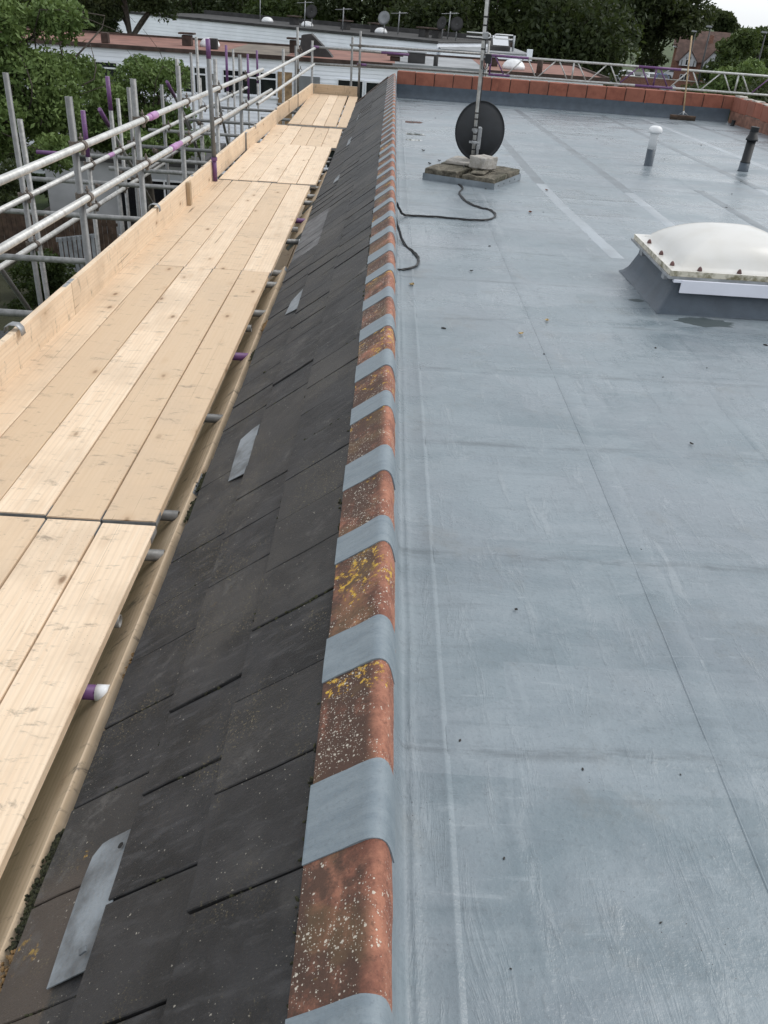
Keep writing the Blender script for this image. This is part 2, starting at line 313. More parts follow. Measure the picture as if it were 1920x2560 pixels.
def tube_me(name, p0, p1, r=.02415, n=14, hollow=True):
    p0, p1 = Vector(p0), Vector(p1); d, u, v = frame_of(p1-p0); V = []; F = []
    L = (p1-p0).length; rings = [(0, r), (L, r)]
    if hollow: rings = [(.08, r*.82), (0, r*.82), (0, r), (L, r), (L, r*.82), (L-.08, r*.82)]
    for s, rr in rings:
        for i in range(n):
            a = 2*math.pi*i/n; V.append(p0+d*s+u*(rr*math.cos(a))+v*(rr*math.sin(a)))
    for k in range(len(rings)-1):
        for i in range(n):
            j = (i+1) % n; F.append((k*n+i, k*n+j, (k+1)*n+j, (k+1)*n+i))
    F.append(tuple(range(n))); F.append(tuple(reversed(range((len(rings)-1)*n, len(rings)*n))))
    me = pyd(name, V, F); bm = bmesh.new(); bm.from_mesh(me); bmesh.ops.recalc_face_normals(bm, faces=bm.faces)
    for f in bm.faces: f.smooth = len(f.verts) == 4
    bm.to_mesh(me); bm.free(); return me
def path_me(name, pts, rad, n=8, cap=True):
    """swept tube through points with radius per point"""
    P = [Vector(p) for p in pts]; V = []; F = []
    if not hasattr(rad, '__len__'): rad = [rad]*len(P)
    up = None
    for i, p in enumerate(P):
        t = (P[min(i+1, len(P)-1)]-P[max(i-1, 0)]).normalized()
        if up is None: _, u, v = frame_of(t)
        else:
            u = (up-t*up.dot(t)).normalized(); v = t.cross(u)
        up = u
        for k in range(n):
            a = 2*math.pi*k/n; V.append(p+u*(rad[i]*math.cos(a))+v*(rad[i]*math.sin(a)))
    for i in range(len(P)-1):
        for k in range(n):
            j = (k+1) % n; F.append((i*n+k, i*n+j, (i+1)*n+j, (i+1)*n+k))
    if cap: F.append(tuple(reversed(range(n)))); F.append(tuple(range((len(P)-1)*n, len(P)*n)))
    me = pyd(name, V, F)
    for q in me.polygons: q.use_smooth = len(q.vertices) == 4
    return me
def lathe_me(name, prof, n=20):
    V = []; F = []
    for r, z in prof:
        for k in range(n):
            a = 2*math.pi*k/n; V.append((r*math.cos(a), r*math.sin(a), z))
    for i in range(len(prof)-1):
        for k in range(n):
            j = (k+1) % n; F.append((i*n+k, i*n+j, (i+1)*n+j, (i+1)*n+k))
    F.append(tuple(reversed(range(n)))); F.append(tuple(range((len(prof)-1)*n, len(prof)*n)))
    me = pyd(name, V, F)
    for q in me.polygons: q.use_smooth = len(q.vertices) == 4
    return me
def smoothpath(pts, k=6):
    P = [Vector(p) for p in pts]; out = []
    for i in range(len(P)-1):
        a, b, c, d = P[max(i-1, 0)], P[i], P[i+1], P[min(i+2, len(P)-1)]
        for j in range(k):
            t = j/k; out.append(.5*((2*b)+(c-a)*t+(2*a-5*b+4*c-d)*t*t+(3*b-a-3*c+d)*t**3))
    out.append(P[-1]); return out
def prism_me(name, poly, axis, a0, a1):
    """extrude a 2D polygon along an axis; axis 'x': poly is (y,z); 'y': (x,z); 'z': (x,y)"""
    def pt(p, a): return {'x': (a, p[0], p[1]), 'y': (p[0], a, p[1]), 'z': (p[0], p[1], a)}[axis]
    n = len(poly); V = [pt(p, a0) for p in poly]+[pt(p, a1) for p in poly]
    F = [tuple(range(n)), tuple(reversed(range(n, 2*n)))]+[(i, i+n, (i+1) % n+n, (i+1) % n) for i in range(n)]
    me = pyd(name, V, F); bm = bmesh.new(); bm.from_mesh(me); bmesh.ops.recalc_face_normals(bm, faces=bm.faces); bm.to_mesh(me); bm.free(); return me
def roughen(me, amp, freq=6, seed=0, cuts=3):
    from mathutils import noise
    bm = bmesh.new(); bm.from_mesh(me); bmesh.ops.subdivide_edges(bm, edges=bm.edges[:], cuts=cuts, use_grid_fill=True)
    for v in bm.verts: v.co += noise.noise_vector(v.co*freq+Vector((seed*7.1, seed*3.3, 0)))*amp
    bm.to_mesh(me); bm.free(); return me
K = .0165
def dz(y): return -K*y
GZ = -6.3
def az_pt(az, dist, z=0): return Vector((dist*math.sin(R(az)), dist*math.cos(R(az)), z))
def el_z(el, dist): return 1.4+dist*math.tan(R(el))

# ================================================================== SETTING
# ground in one sheet to the horizon
struct(link('ground', pyd('ground', [(-900, -300, GZ), (900, -300, GZ), (900, 1500, GZ), (-900, 1500, GZ)], [(0, 1, 2, 3)]), 'grass'))
struct(link('car_park', pyd('car_park', [(14, 62, GZ+.008), (60, 62, GZ+.008), (60, 150, GZ+.008), (14, 150, GZ+.008)], [(0, 1, 2, 3)]), 'asphalt'))
struct(link('garden_shade', pyd('garden_shade', [(-16, 14, GZ+.004), (-3.5, 14, GZ+.004), (-3.5, 27.2, GZ+.004), (-16, 27.2, GZ+.004)], [(0, 1, 2, 3)]), 'moss'))  # dark sheet laid as painted shade under the trees
struct(link('patio', pyd('patio', [(-13, 27.2, GZ+.008), (-4, 27.2, GZ+.008), (-4, 40, GZ+.008), (-13, 40, GZ+.008)], [(0, 1, 2, 3)]), 'patio'))

# ---- the building the roof belongs to
bld = thing('building', 'brick building under the grey flat roof and tiled slope', 'building', (0, 0, 0))
box('wall', -.52, 6.85, -2.5, 18.82, GZ, -.66, 'brick_wall', bld)
box('gable_wall', -.45, .10, 18.78, 18.98, -.66, -.50, 'brick_wall', bld)
# gable triangle under the far verge
link('gable_end', prism_me('gable_end', [(-.70, -.62), (.02, -.62), (.02, .10), (-.06, .04)], 'y', 18.74, 18.93), 'kerb_brown', bld)

# ---- flat roof deck
def deck_mesh():
    ys = np.arange(-1.6, 18.95, .25); xs = [.10, .5, 1, 1.5, 2, 3, 4, 5, 6, 6.72]; V = []; F = []
    for y in ys:
        for x in xs: V.append((x, y, dz(y)))
    n = len(xs)
    for i in range(len(ys)-1):
        for j in range(n-1): F.append((i*n+j, i*n+j+1, (i+1)*n+j+1, (i+1)*n+j))
    return pyd('flat_roof', V, F)
deck = struct(link('flat_roof', deck_mesh(), 'deck'))
def strip(name, pts, width, h=.0035, mat='deck', soft=.010, jit=.003, taper=False):
    """low lap strip with softened edges along a polyline on the deck"""
    P = [Vector((x, y, 0)) for x, y in pts]; Q = []
    for a, b in zip(P[:-1], P[1:]):
        m = max(1, int((b-a).length/(.03 if taper else .12))); Q += [a.lerp(b, i/m) for i in range(m)]
    Q.append(P[-1]); V = []; F = []
    prof = [(-width/2-soft, -.0008), (-width/2, h), (0, h*1.05), (width/2, h), (width/2+soft, -.0008)]
    if taper: prof = [(-.026, -.0006), (-.018, .0001), (-.010, h*.5), (-.004, h*.92), (0, h), (.004, h*.92), (.010, h*.5), (.018, .0001), (.026, -.0006)]
    for i, q in enumerate(Q):
        t = (Q[min(i+1, len(Q)-1)]-Q[max(i-1, 0)]).normalized(); nrm = Vector((t.y, -t.x, 0)); j = random.uniform(-jit, jit); jw = random.uniform(-jit, jit)
        tp = min(1, .05+2.2*math.sin(math.pi*i/(len(Q)-1))) if taper else 1
        for o, hh in prof:
            if taper: o *= .3+.7*tp; hh = hh*tp if hh > 0 else hh
            c = q+nrm*(o+j+(jw if o > 0 else 0)); V.append((c.x, c.y, dz(c.y)+hh))
    n = len(prof)
    for i in range(len(Q)-1):
        for k in range(n-1): F.append((i*n+k, i*n+k+1, (i+1)*n+k+1, (i+1)*n+k))
    return link(name, pyd(name, V, F), mat, deck, smooth=True)
for y0, y1 in ((.55, .545), (1.345, 1.30), (2.11, 2.145), (2.90, 2.945), (3.69, 3.775), (4.48, 4.56), (5.27, 5.30), (6.06, 6.05), (6.85, 6.86), (7.62, 7.65), (8.41, 8.42), (9.2, 9.2), (10.0, 9.98), (11.36, 11.30), (12.9, 12.9), (14.5, 14.45), (16.2, 16.2)):
    strip('lap_strip', [(.21, y0), (2.2, (y0+y1)/2+.02), (6.6, y1+.03)], .075, .0016, soft=.02)
strip('lap_strip', [(.815, -1.2), (.812, 1.0), (.825, 1.9), (.838, 3), (.848, 6.2), (.86, 12)], .003, .0022, soft=.002, jit=.0006)
strip('lap_strip', [(.853, -1.2), (.85, 1.0), (.862, 1.9), (.875, 3), (.888, 6.2), (.90, 12)], .055, .0022, soft=.014)
strip('lap_strip', [(1.57, -1.2), (1.566, 3.4), (1.60, 3.9), (1.62, 4.75)], .05, .002); strip('lap_strip', [(1.70, 6.1), (1.67, 7), (1.63, 7.8), (1.60, 9.2)], .085, .002, 'deck_pale'); strip('lap_strip', [(1.60, 9.21), (1.60, 15)], .10, .002, 'deck_worn')
for q_, xx in enumerate((2.45, 3.3, 4.1, 4.9, 5.7)): strip('lap_strip', [(xx, 6.4), (xx+.03, 9+q_*.4)], .085, .0025, ('deck_pale', 'deck_worn')[q_ % 2]); strip('lap_strip', [(xx+.03, 9.01+q_*.4), (xx-.02, 17.8)], .10, .0022, ('deck_worn', 'deck', 'deck_worn', 'deck_pale', 'deck_worn')[q_])
# thick drips and ridges of coating
for pts, wd in (([(.335, 1.315), (.33, 1.18), (.338, 1.0), (.352, .86), (.362, .78)], .012), ([(.362, 1.29), (.365, 1.24), (.352, 1.17), (.342, 1.12)], .010), ([(.385, 1.62), (.398, 1.5), (.403, 1.44)], .008)):
    strip('coating_ridge', pts, wd*.5, .0015, soft=.012, jit=.0006, taper=True)
# coated upstand between deck and ridge
def upstand_me():
    ys = np.arange(-1.6, 18.76, .09); V = []; F = []
    prof = [(.216, -.0006, 0), (.2085, .0012, 0), (.2035, .0042, 0), (.1985, .0038, 0), (.192, .0018, 0), (.148, .0018, 0), (.139, .0035, 0), (.1315, .0072, 0), (.1255, .0068, 0), (.117, .005, 0), (.107, .012, 0), (.099, .030, 0), (.0955, .02, 1), (.090, .048, 1), (.080, .070, 1)]
    from mathutils import noise
    for y in ys:
        w1 = noise.noise(Vector((y*2.1, 1, 0)))*.007+noise.noise(Vector((y*7, 9, 0)))*.002; w2 = noise.noise(Vector((y*2.6, 5, 0)))*.005
        hh = 1+.55*noise.noise(Vector((y*3.1, 3, 0)))
        for i, (x, z, ab) in enumerate(prof):
            x2 = x+(w1*.6 if i < 5 else w2 if i < 10 else 0); V.append((x2, y, (z if ab else dz(y)+(z*(hh if i < 10 else 1) if z > 0 else z))))
    n = len(prof)
    for i in range(len(ys)-1):
        for k in range(n-1): F.append((i*n+k, (i+1)*n+k, (i+1)*n+k+1, i*n+k+1))
    return pyd('upstand', V, F)
link('upstand', upstand_me(), 'deck', deck, smooth=True)
# standing water
def blob(name, cx, cy, rx, ry, label, seed, cut=None, mat='water'):
    rr = random.Random(seed); n = 26; V = []
    for i in range(n):
        a = 2*math.pi*i/n; k = .78+.35*rr.random(); x = cx+rx*k*math.cos(a); y = cy+ry*k*math.sin(a)
        if cut: x = max(x, cut)
        V.append((x, y, dz(y)+.0012))
    o = link(name, pyd(name, V, [tuple(range(n))]), mat); tag(o, label, 'puddle', 'puddles on the flat roof'); return o
blob('puddle', .35, 14.33, .20, .16, 'dark long puddle by the ridge, farther of the two big ones', 3, .25)
blob('puddle', .36, 12.8, .17, .16, 'bright puddle beside the ridge, middle of the row', 4, .24)
blob('puddle', .33, 12.1, .13, .10, 'narrow bright puddle beside the ridge, nearest of the row', 5, .235)
blob('puddle', .42, 18.1, .22, .10, 'thin dark puddle at the foot of the far parapet', 6)
blob('puddle', 1.87, 4.68, .17, .085, 'dark damp puddle on the roof in front of the skylight', 8, None, 'damp')
blob('puddle', 1.57, 5.05, .05, .03, 'tiny puddle at the left corner of the skylight kerb', 9, None, 'damp')

# ---- parapets
PAR = thing('parapet', 'low parapet of red clay blocks across the far end of the flat roof', 'wall', (.10, 18.80, 0), math.atan2(-.62, 6.55))
L = 6.58
def mesh_cove(name, L, sgn=1):
    V = []; F = []; prof = [(-.16, 0), (-.09, .012), (-.045, .04), (-.022, .09), (-.016, .16), (-.014, .262)]
    for s in np.linspace(0, L, 30):
        for o, h in prof: V.append((s, o*sgn, h))
    n = len(prof)
    for i in range(29):
        for k in range(n-1): F.append((i*n+k, (i+1)*n+k, (i+1)*n+k+1, i*n+k+1))
    return pyd(name, V, F)
link('upstand', mesh_cove('parapet_upstand', L), 'dark_shaded_coating', PAR, loc=(0, 0, -.325), smooth=True)
box('backing_wall', 0, L, .0, .20, -.9, -.085, 'brick_wall', PAR)
bme = [roughen(box_me('block', .007, .369, -.008, .20, -.082, .163, .006), .006, 5, k, 2) for k in range(3)]
k = 0; x = .0
while x < L-.1:
    o = link('block', bme[k % 3], 'block', PAR, loc=(x, random.uniform(-.006, .006), random.uniform(-.006, .004))); x += .377; k += 1
box('mortar_bed', 0, L, .012, .19, -.086, .150, 'kerb_brown', PAR)
PR = thing('parapet', 'red clay block parapet along the right side of the roof, lumpy pale mortar on top', 'wall', (6.66, 18.12, 0), -math.pi/2)
link('upstand', mesh_cove('side_upstand', 12, -1), 'dark_shaded_coating', PR, loc=(0, 0, -.30), rot=(0, -K, 0), smooth=True)
box('backing_wall', 0, 12, -.01, .2, -.9, -.09, 'brick_wall', PR)
for i in range(32):
    link('block', bme[i % 3], 'block', PR, loc=(i*.377, .0, random.uniform(-.012, .006)), rot=(0, 0, 0))
for i in range(24):
    me = roughen(box_me('mortar_lump', -.13, .13, .01, .17, 0, .02+.02*random.random(), .008), .012, 9, i, 2); link('mortar_lump', me, 'mortar', PR, loc=(.1+i*.46, 0, .150))
box('mortar_bed', 0, 12, .015, .19, -.09, .140, 'mortar', PR)

# ---- tiled slope
SL = thing('tiled_roof_slope', 'dark charcoal flat-tiled roof slope falling left from the ridge to the scaffold', 'roof')
ms = .82; th = math.atan(ms)
def slope_pt(x, y, off=0):   # off: distance above the tile plane
    return Vector((x-math.sin(th)*off, y, .022+ms*(x+.084)+math.cos(th)*off))
# underlay
V = [slope_pt(-.76, -1.6, -.035), slope_pt(.0, -1.6, -.035), slope_pt(.0, 18.75, -.035), slope_pt(-.76, 18.75, -.035)]
link('underlay', pyd('underlay', V, [(0, 1, 2, 3)]), 'underlay', SL)
TW = .2835
tmes = []
for k in range(5):
    rr = random.Random(40+k); Ltile = .335
    bm = bmesh.new(); bmesh.ops.create_cube(bm, size=1)
    for v in bm.verts: v.co = (v.co.x*Ltile, v.co.y*(TW-.0075), v.co.z*.014)
    bmesh.ops.bevel(bm, geom=bm.edges[:], offset=.0022, segments=1, affect='EDGES')
    me = bpy.data.meshes.new('roof_tile'); bm.to_mesh(me); bm.free(); roughen(me, .0024, 22, k, 3); tmes.append(me)
courses = [(-.727, 1.475), (-.502, 1.378), (-.294, 1.252)]
pal = [(8.2, -.6), (7.1, -.6), (7.4, -.6), (7.7, -.6), (8.0, -.6)]
for ci, (xb, yj) in enumerate(courses):
    y = yj-TW*10
    while y < 18.45:
        yc = y+TW/2
        if yc > -1.3:
            # tail edge at xb, tile runs upslope; tail lifted over the next course, head drops on the batten
            tilt = .045+random.uniform(-.006, .008)
            c = slope_pt(xb, yc, .0)+Vector((math.cos(th), 0, math.sin(th)))*(.335/2)
            rot = Euler((random.uniform(-.022, .022), -th+tilt, random.uniform(-.006, .006)), 'XYZ')
            pale = ci == 0 and 6.95 < yc < 8.25
            me = random.choice(tmes)
            o = link('roof_tile', me if not pale else me.copy(), 'tile', SL, loc=c+Vector((-math.sin(th), 0, math.cos(th)))*(.004+random.uniform(-.001, .003)), rot=rot)
            if pale: o.data.materials.clear(); o.data.materials.append(MT['paletile'])
        y += TW
# crumbs of moss and grit along the joints
def crumbs(name, pts, size, mat, parent, seed):
    rr = random.Random(seed); bm = bmesh.new()
    for p in pts:
        s = size*(.5+rr.random())
        mt = Matrix.Translation(p) @ Euler((rr.random()*6, rr.random()*6, rr.random()*6)).to_matrix().to_4x4() @ Matrix.Diagonal((s, s*1.4, s*.6, 1))
        bmesh.ops.create_icosphere(bm, subdivisions=1, radius=1, matrix=mt)
    me = bpy.data.meshes.new(name); bm.to_mesh(me); bm.free(); o = link(name, me, mat, parent); o['kind'] = 'stuff'; return o
cr = []
rr = random.Random(5)
for ci, (xb, yj) in enumerate(courses):
    y = yj-TW*8; xt = (courses+[(-.075, 0)])[ci+1][0]
    while y < 11:
        if y > .3 and rr.random() < .8:
            a, b = sorted((rr.random(), rr.random()))
            for q in range(int(50*(b-a)*(1.4 if rr.random() < .4 else .6))):
                t = a+(b-a)*rr.random(); cr.append(slope_pt(xb+(xt-xb)*t, y+rr.gauss(0, .0035), .013-.010*t+rr.uniform(-.004, .003)))
        if rr.random() < .6:
            for q in range(int(rr.random()*22)): cr.append(slope_pt(xt+rr.gauss(-.003, .003), y+TW*rr.random(), .006+rr.uniform(-.003, .003)))
        y += TW
crumbs('joint_moss', cr, .0038, 'moss', SL, 2)
# lead repair pieces
def lead(poly, bend=.0):
    top = [slope_pt(x, y, .0165+bend*(abs(x+.55))) for x, y in poly]; bot = [p-Vector((-math.sin(th), 0, math.cos(th)))*.003 for p in top]; n = len(poly)
    F = [tuple(range(n)), tuple(reversed(range(n, 2*n)))]+[(i, (i+1) % n, (i+1) % n+n, i+n) for i in range(n)]
    me = pyd('lead_patch', top+bot, F); bm = bmesh.new(); bm.from_mesh(me); bmesh.ops.recalc_face_normals(bm, faces=bm.faces); bm.to_mesh(me); bm.free()
    return link('lead_patch', me, 'lead', SL)
lp = lead([(-.594, .948), (-.497, .950), (-.494, 1.0), (-.492, 1.06), (-.492, 1.27), (-.505, 1.288), (-.560, 1.290), (-.578, 1.287), (-.596, 1.262), (-.600, 1.2), (-.598, 1.05)])
lp['label'] = 'pale grey lead sheet with a nail hole and clip'
box('clip', -.010, .010, -.007, .007, 0, .006, 'lead', lp, .001, loc=slope_pt(-.517, .992, .024), rot=(0, -th, .3))
link('nail_hole', lathe_me('nail_hole', [(.008, 0), (.008, .001)], 12), 'underlay', lp, loc=slope_pt(-.512, 1.243, .0225), rot=(0, -th, 0))
lead([(-.580, 3.06), (-.503, 3.03), (-.500, 3.2), (-.507, 3.50), (-.540, 3.50), (-.592, 3.47), (-.590, 3.3)])
lead([(-.589, 5.25), (-.500, 5.18), (-.482, 5.55), (-.505, 5.62), (-.575, 5.50)])
lead([(-.565, 9.60), (-.485, 9.55), (-.468, 9.95), (-.55, 9.9)]); lead([(-.55, 12.2), (-.50, 12.2), (-.50, 12.9), (-.55, 12.8)]); lead([(-.52, 14.8), (-.48, 14.8), (-.47, 15.5), (-.51, 15.5)])
# unseen trough added to keep the gap below the eave shadow-dark
GU = thing('added_gutter', 'dark half-round trough added as shadow in the gap between walkway and tiled slope', 'added_gutter', (-.78, 8.6, -.86))
V = []; F = []
for yy in (-10.2, 10.1):
    for i in range(13): a_ = math.pi+math.pi*i/12; V.append((.085*math.cos(a_), yy, .085*math.sin(a_)))
for i in range(12): F.append((i, i+1, i+14, i+13))
link('trough', pyd('trough', V, F), 'black_plastic', GU, smooth=True); box('fascia', .10, .13, -10.2, 10.1, -.14, .10, 'kerb_brown', GU)
# verge at the far end
link('verge', prism_me('verge', [(-.76, -.55), (-.07, .02), (-.07, .065), (-.76, -.50)], 'y', 18.60, 18.80), 'kerb_brown', SL)

# ---- ridge
RG = thing('ridge', 'row of weathered terracotta ridge tiles, every joint banded with grey coating', 'ridge')
RPROF = [(-.078, .041), (-.04, .069), (-.01, .0905), (.012, .107), (.024, .1165), (.033, .1235), (.040, .1272), (.047, .1285), (.054, .1275), (.061, .1235), (.068, .115), (.074, .101), (.080, .079), (.087, .050), (.0915, .022)]
def offset_prof(prof, d):
    out = []
    for i, p in enumerate(prof):
        a = Vector(prof[max(i-1, 0)]); b = Vector(prof[min(i+1, len(prof)-1)]); t = (b-a).normalized(); out.append((p[0]-t.y*d, p[1]+t.x*d))
    return out
def ridge_me(name, prof, thick, y0f, y1f, ny=2, amp=0, seed=0):
    from mathutils import noise
    inner = offset_prof(prof, -thick); n = len(prof); V = []; F = []
    for k in range(ny):
        t = k/(ny-1)
        for i, p in enumerate(prof):
            y = y0f(i)+(y1f(i)-y0f(i))*t; h = noise.noise(Vector((p[0]*22, y*13, seed)))*amp
            q = offset_prof(prof, h)[i] if amp else p; V.append((q[0], y, q[1]))
    for k in range(ny-1):
        for i in range(n-1): F.append((k*n+i, k*n+i+1, (k+1)*n+i+1, (k+1)*n+i))
    b = len(V)
    for k in (0, 1):
        for i, p in enumerate(inner): V.append((p[0], y0f(i) if k == 0 else y1f(i), p[1]))
    for i in range(n-1):
        F.append((i, b+i, b+i+1, i+1)); F.append(((ny-1)*n+i, (ny-1)*n+i+1, b+n+i+1, b+n+i))
    F.append((0, (ny-1)*n, b+n, b)); F.append((n-1, b+n-1, b+2*n-1, (ny-1)*n+n-1))
    me = pyd(name, V, F); bm = bmesh.new(); bm.from_mesh(me); bmesh.ops.recalc_face_normals(bm, faces=bm.faces); bm.to_mesh(me); bm.free()
    for q in me.polygons: q.use_smooth = True
    try: me.set_sharp_from_angle(angle=R(50))
    except Exception: pass
    return me
rm = [ridge_me('ridge_tile', RPROF, .013, lambda i: -.222, lambda i: .222, 14, .0016, k*3.7) for k in range(4)]
Y0 = 1.146
for n in range(-4, 39):
    yj = Y0-.078+.45*n                   # tile joint lies in the middle of its band
    o = link('ridge_tile', rm[n % 4], 'terra', RG, loc=(random.uniform(-.001, .001), yj+.225, random.uniform(-.001, .0005)), rot=(0, 0, random.uniform(-.002, .002)))
    rr = random.Random(n+50); far = Y0+.45*n+rr.uniform(-.006, .006); near = far-.152-rr.uniform(-.020, .030); sk = rr.uniform(-.012, .012)
    if n == 0: near = far-.182
    pf = offset_prof([(-.0795, .0395)]+RPROF[1:12]+[(.0790, .0835), (.0823, .070), (.0850, .0585)], .0030)
    f0 = lambda i, a=near, s=sk, q=n: a+s*(i/14-.5)+.0012*math.sin(i*.7+q); f1 = lambda i, a=far, s=sk*.6, q=n: a+s*(i/14-.5)+.0012*math.sin(i*.9+q*2)
    link('seal_band', ridge_me('seal_band', pf, .004, f0, f1, 12, .0022, n*1.3), 'band', RG)

# ================================================================== SCAFFOLD
SC = thing('scaffold', 'galvanised tube scaffold with guard rails along the left of the boarded deck', 'scaffold', (-2.1, 6, GZ))
SCL = Vector((-2.1, 6, GZ))
def tube(name, p0, p1, mat='galv', parent=SC, r=.02415, bands=(), **k):
    off = SCL if parent is SC else Vector((0, 0, 0))
    p0, p1 = Vector(p0)-off, Vector(p1)-off
    o = link(name, tube_me(name, p0, p1, r, **k), mat, parent)
    d = (p1-p0).normalized(); Ln = (p1-p0).length
    for a, b, m in bands:
        link('paint_band', tube_me('paint_band', p0+d*max(a, 0), p0+d*min(b, Ln), r+.0007, hollow=False), m, o)
    return o
# couplers: ring round a tube along local Y, ring round a tube along local Z behind it
def ring_me(axis, c, r0=.0255, r1=.033, w=.05, n=12):
    V = []; F = []; h = w/2
    for rr_, s in ((r0, -h), (r1, -h), (r1, h), (r0, h)):
        for i in range(n):
            a = 2*math.pi*i/n; u, v = rr_*math.cos(a), rr_*math.sin(a)
            V.append(Vector(c)+(Vector((u, s, v)) if axis == 'Y' else Vector((u, v, s))))
    for k in range(4):
        for i in range(n): j = (i+1) % n; kk = (k+1) % 4; F.append((k*n+i, k*n+j, kk*n+j, kk*n+i))
    return pyd('ring', V, F)
def coupler_me():
    parts = [ring_me('Y', (0, 0, 0)), ring_me('Z', (-.056, 0, 0)), box_me('b', -.046, -.020, -.022, .022, -.022, .022, .003)]
    parts += [tube_me('bolt', (.0, -.012, .030), (.0, -.012, .078), .0065, 8, False), box_me('nut', -.012, .012, -.024, 0, .042, .056, .002)]
    parts += [tube_me('bolt', (-.086, .0, -.010), (-.086, .052, -.010), .0065, 8, False), box_me('nut', -.098, -.074, .026, .042, -.022, .002, .002), box_me('flap', -.012, .012, -.016, .02, -.058, -.030, .003)]
    me = join_me('coupler', parts); bm = bmesh.new(); bm.from_mesh(me); bmesh.ops.recalc_face_normals(bm, faces=bm.faces); bm.to_mesh(me); bm.free(); return me
CPM = coupler_me()
def coupler(p, rot=(0, 0, 0)):
    link('coupler', CPM, 'coupler', SC, loc=Vector(p)-SCL, rot=rot)
# guard rails
RA = (Vector((-2.05, 2.6, .475)), Vector((-2.05, 14.95, .31))); RB = (Vector((-2.05, 2.6, .155)), Vector((-2.05, 16.0, -.07)))
tube('guard_rail', *RA, mat='bright', bands=((5.15, 5.42, 'pink'),)); tube('guard_rail', *RB, mat='bright', bands=((5.92, 6.35, 'pink'),))
tube('guard_rail', (-1.95, 13.65, .28), (-1.66, 20.25, .39), mat='bright'); tube('guard_rail', (-1.95, 13.6, -.05), (-1.66, 20.25, .09), mat='bright')
def at_y(r, y): t = (y-r[0].y)/(r[1].y-r[0].y); return r[0].lerp(r[1], t)
# inner standards behind the rails
for y, top in ((4.35, .74), (6.06, .72), (7.64, .71), (9.36, .70), (11.15, .66), (13.2, .60), (16.75, .52), (18.95, .47)):
    xs = -2.107 if y < 14 else -1.93
    tube('standard', (xs, y, GZ), (xs+random.uniform(-.02, .02), y+random.uniform(-.03, .03), top))
    for rl in (RA, RB):
        if y < 14: coupler(at_y(rl, y)+Vector((-.001, 0, 0)))
tube('sleeve', at_y(RA, 7.86), at_y(RA, 8.06), mat='pink', r=.031, hollow=False); tube('sleeve', at_y(RB, 8.55), at_y(RB, 8.82), mat='pink', r=.030, hollow=False)
tube('standard', (-1.925, 10.0, -.485), (-1.945, 10.02, .92), bands=((0, .22, 'purple'), (1.22, 1.41, 'purple')))
link('base_collar', join_me('c', [ring_me('Z', (0, 0, 0), .0245, .034, .035)]), 'purple', SC, loc=Vector((-1.927, 10.0, -.25))-SCL)
tube('standard', (-1.95, 19.6, -.5), (-1.97, 19.6, .77)); coupler((-1.90, 19.6, .0)); coupler((-1.90, 19.6, .36))
# outer row
for y, top, pb in ((7.72, .68, 0), (7.95, .31, 0), (9.53, .21, .45), (10.62, .45, .35), (11.22, .29, 0), (13.05, .17, 0), (14.03, .44, 0), (15.71, .66, 0), (18.48, .43, .8), (19.85, .12, 0), (20.66, .17, .9), (22.62, .14, .7), (5.6, .3, 0)):
    ln = top-GZ
    tube('standard', (-3.2+random.uniform(-.04, .04), y, GZ), (-3.2+random.uniform(-.05, .05), y+random.uniform(-.06, .06), top), bands=((ln-pb, ln, 'purple'),) if pb else ())
OA = (Vector((-3.145, 3.5, -.225)), Vector((-3.145, 20.4, -.46))); OB = (Vector((-3.145, 3.5, -.64)), Vector((-3.145, 12.6, -.78)))
tube('ledger', *OA, mat='bright', bands=((6.6, 6.8, 'pink'),)); tube('ledger', *OB, mat='bright')
tube('ledger', (-3.145, 11.5, -.72), (-3.145, 22.6, -.86)); tube('ledger', (-2.16, 2, -.60), (-2.16, 20, -.62))
for y in (7.72, 9.53, 10.62, 11.22, 13.05, 14.03, 15.71, 18.48, 19.85): coupler(at_y(OA, y)); coupler(at_y(OB, y) if y < 12.5 else Vector((-3.145, y, -.75)))
for z in (-2.6, -4.4):
    tube('ledger', (-3.145, 4, z), (-3.145, 22, z-.02)); tube('ledger', (-2.05, 4, z), (-2.05, 20, z-.02))
    for y in (6.2, 7.8, 9.5, 11.3, 13.2, 15, 16.9, 19): tube('transom', (-3.6, y, z+.06), (-1.0, y, z+.06))
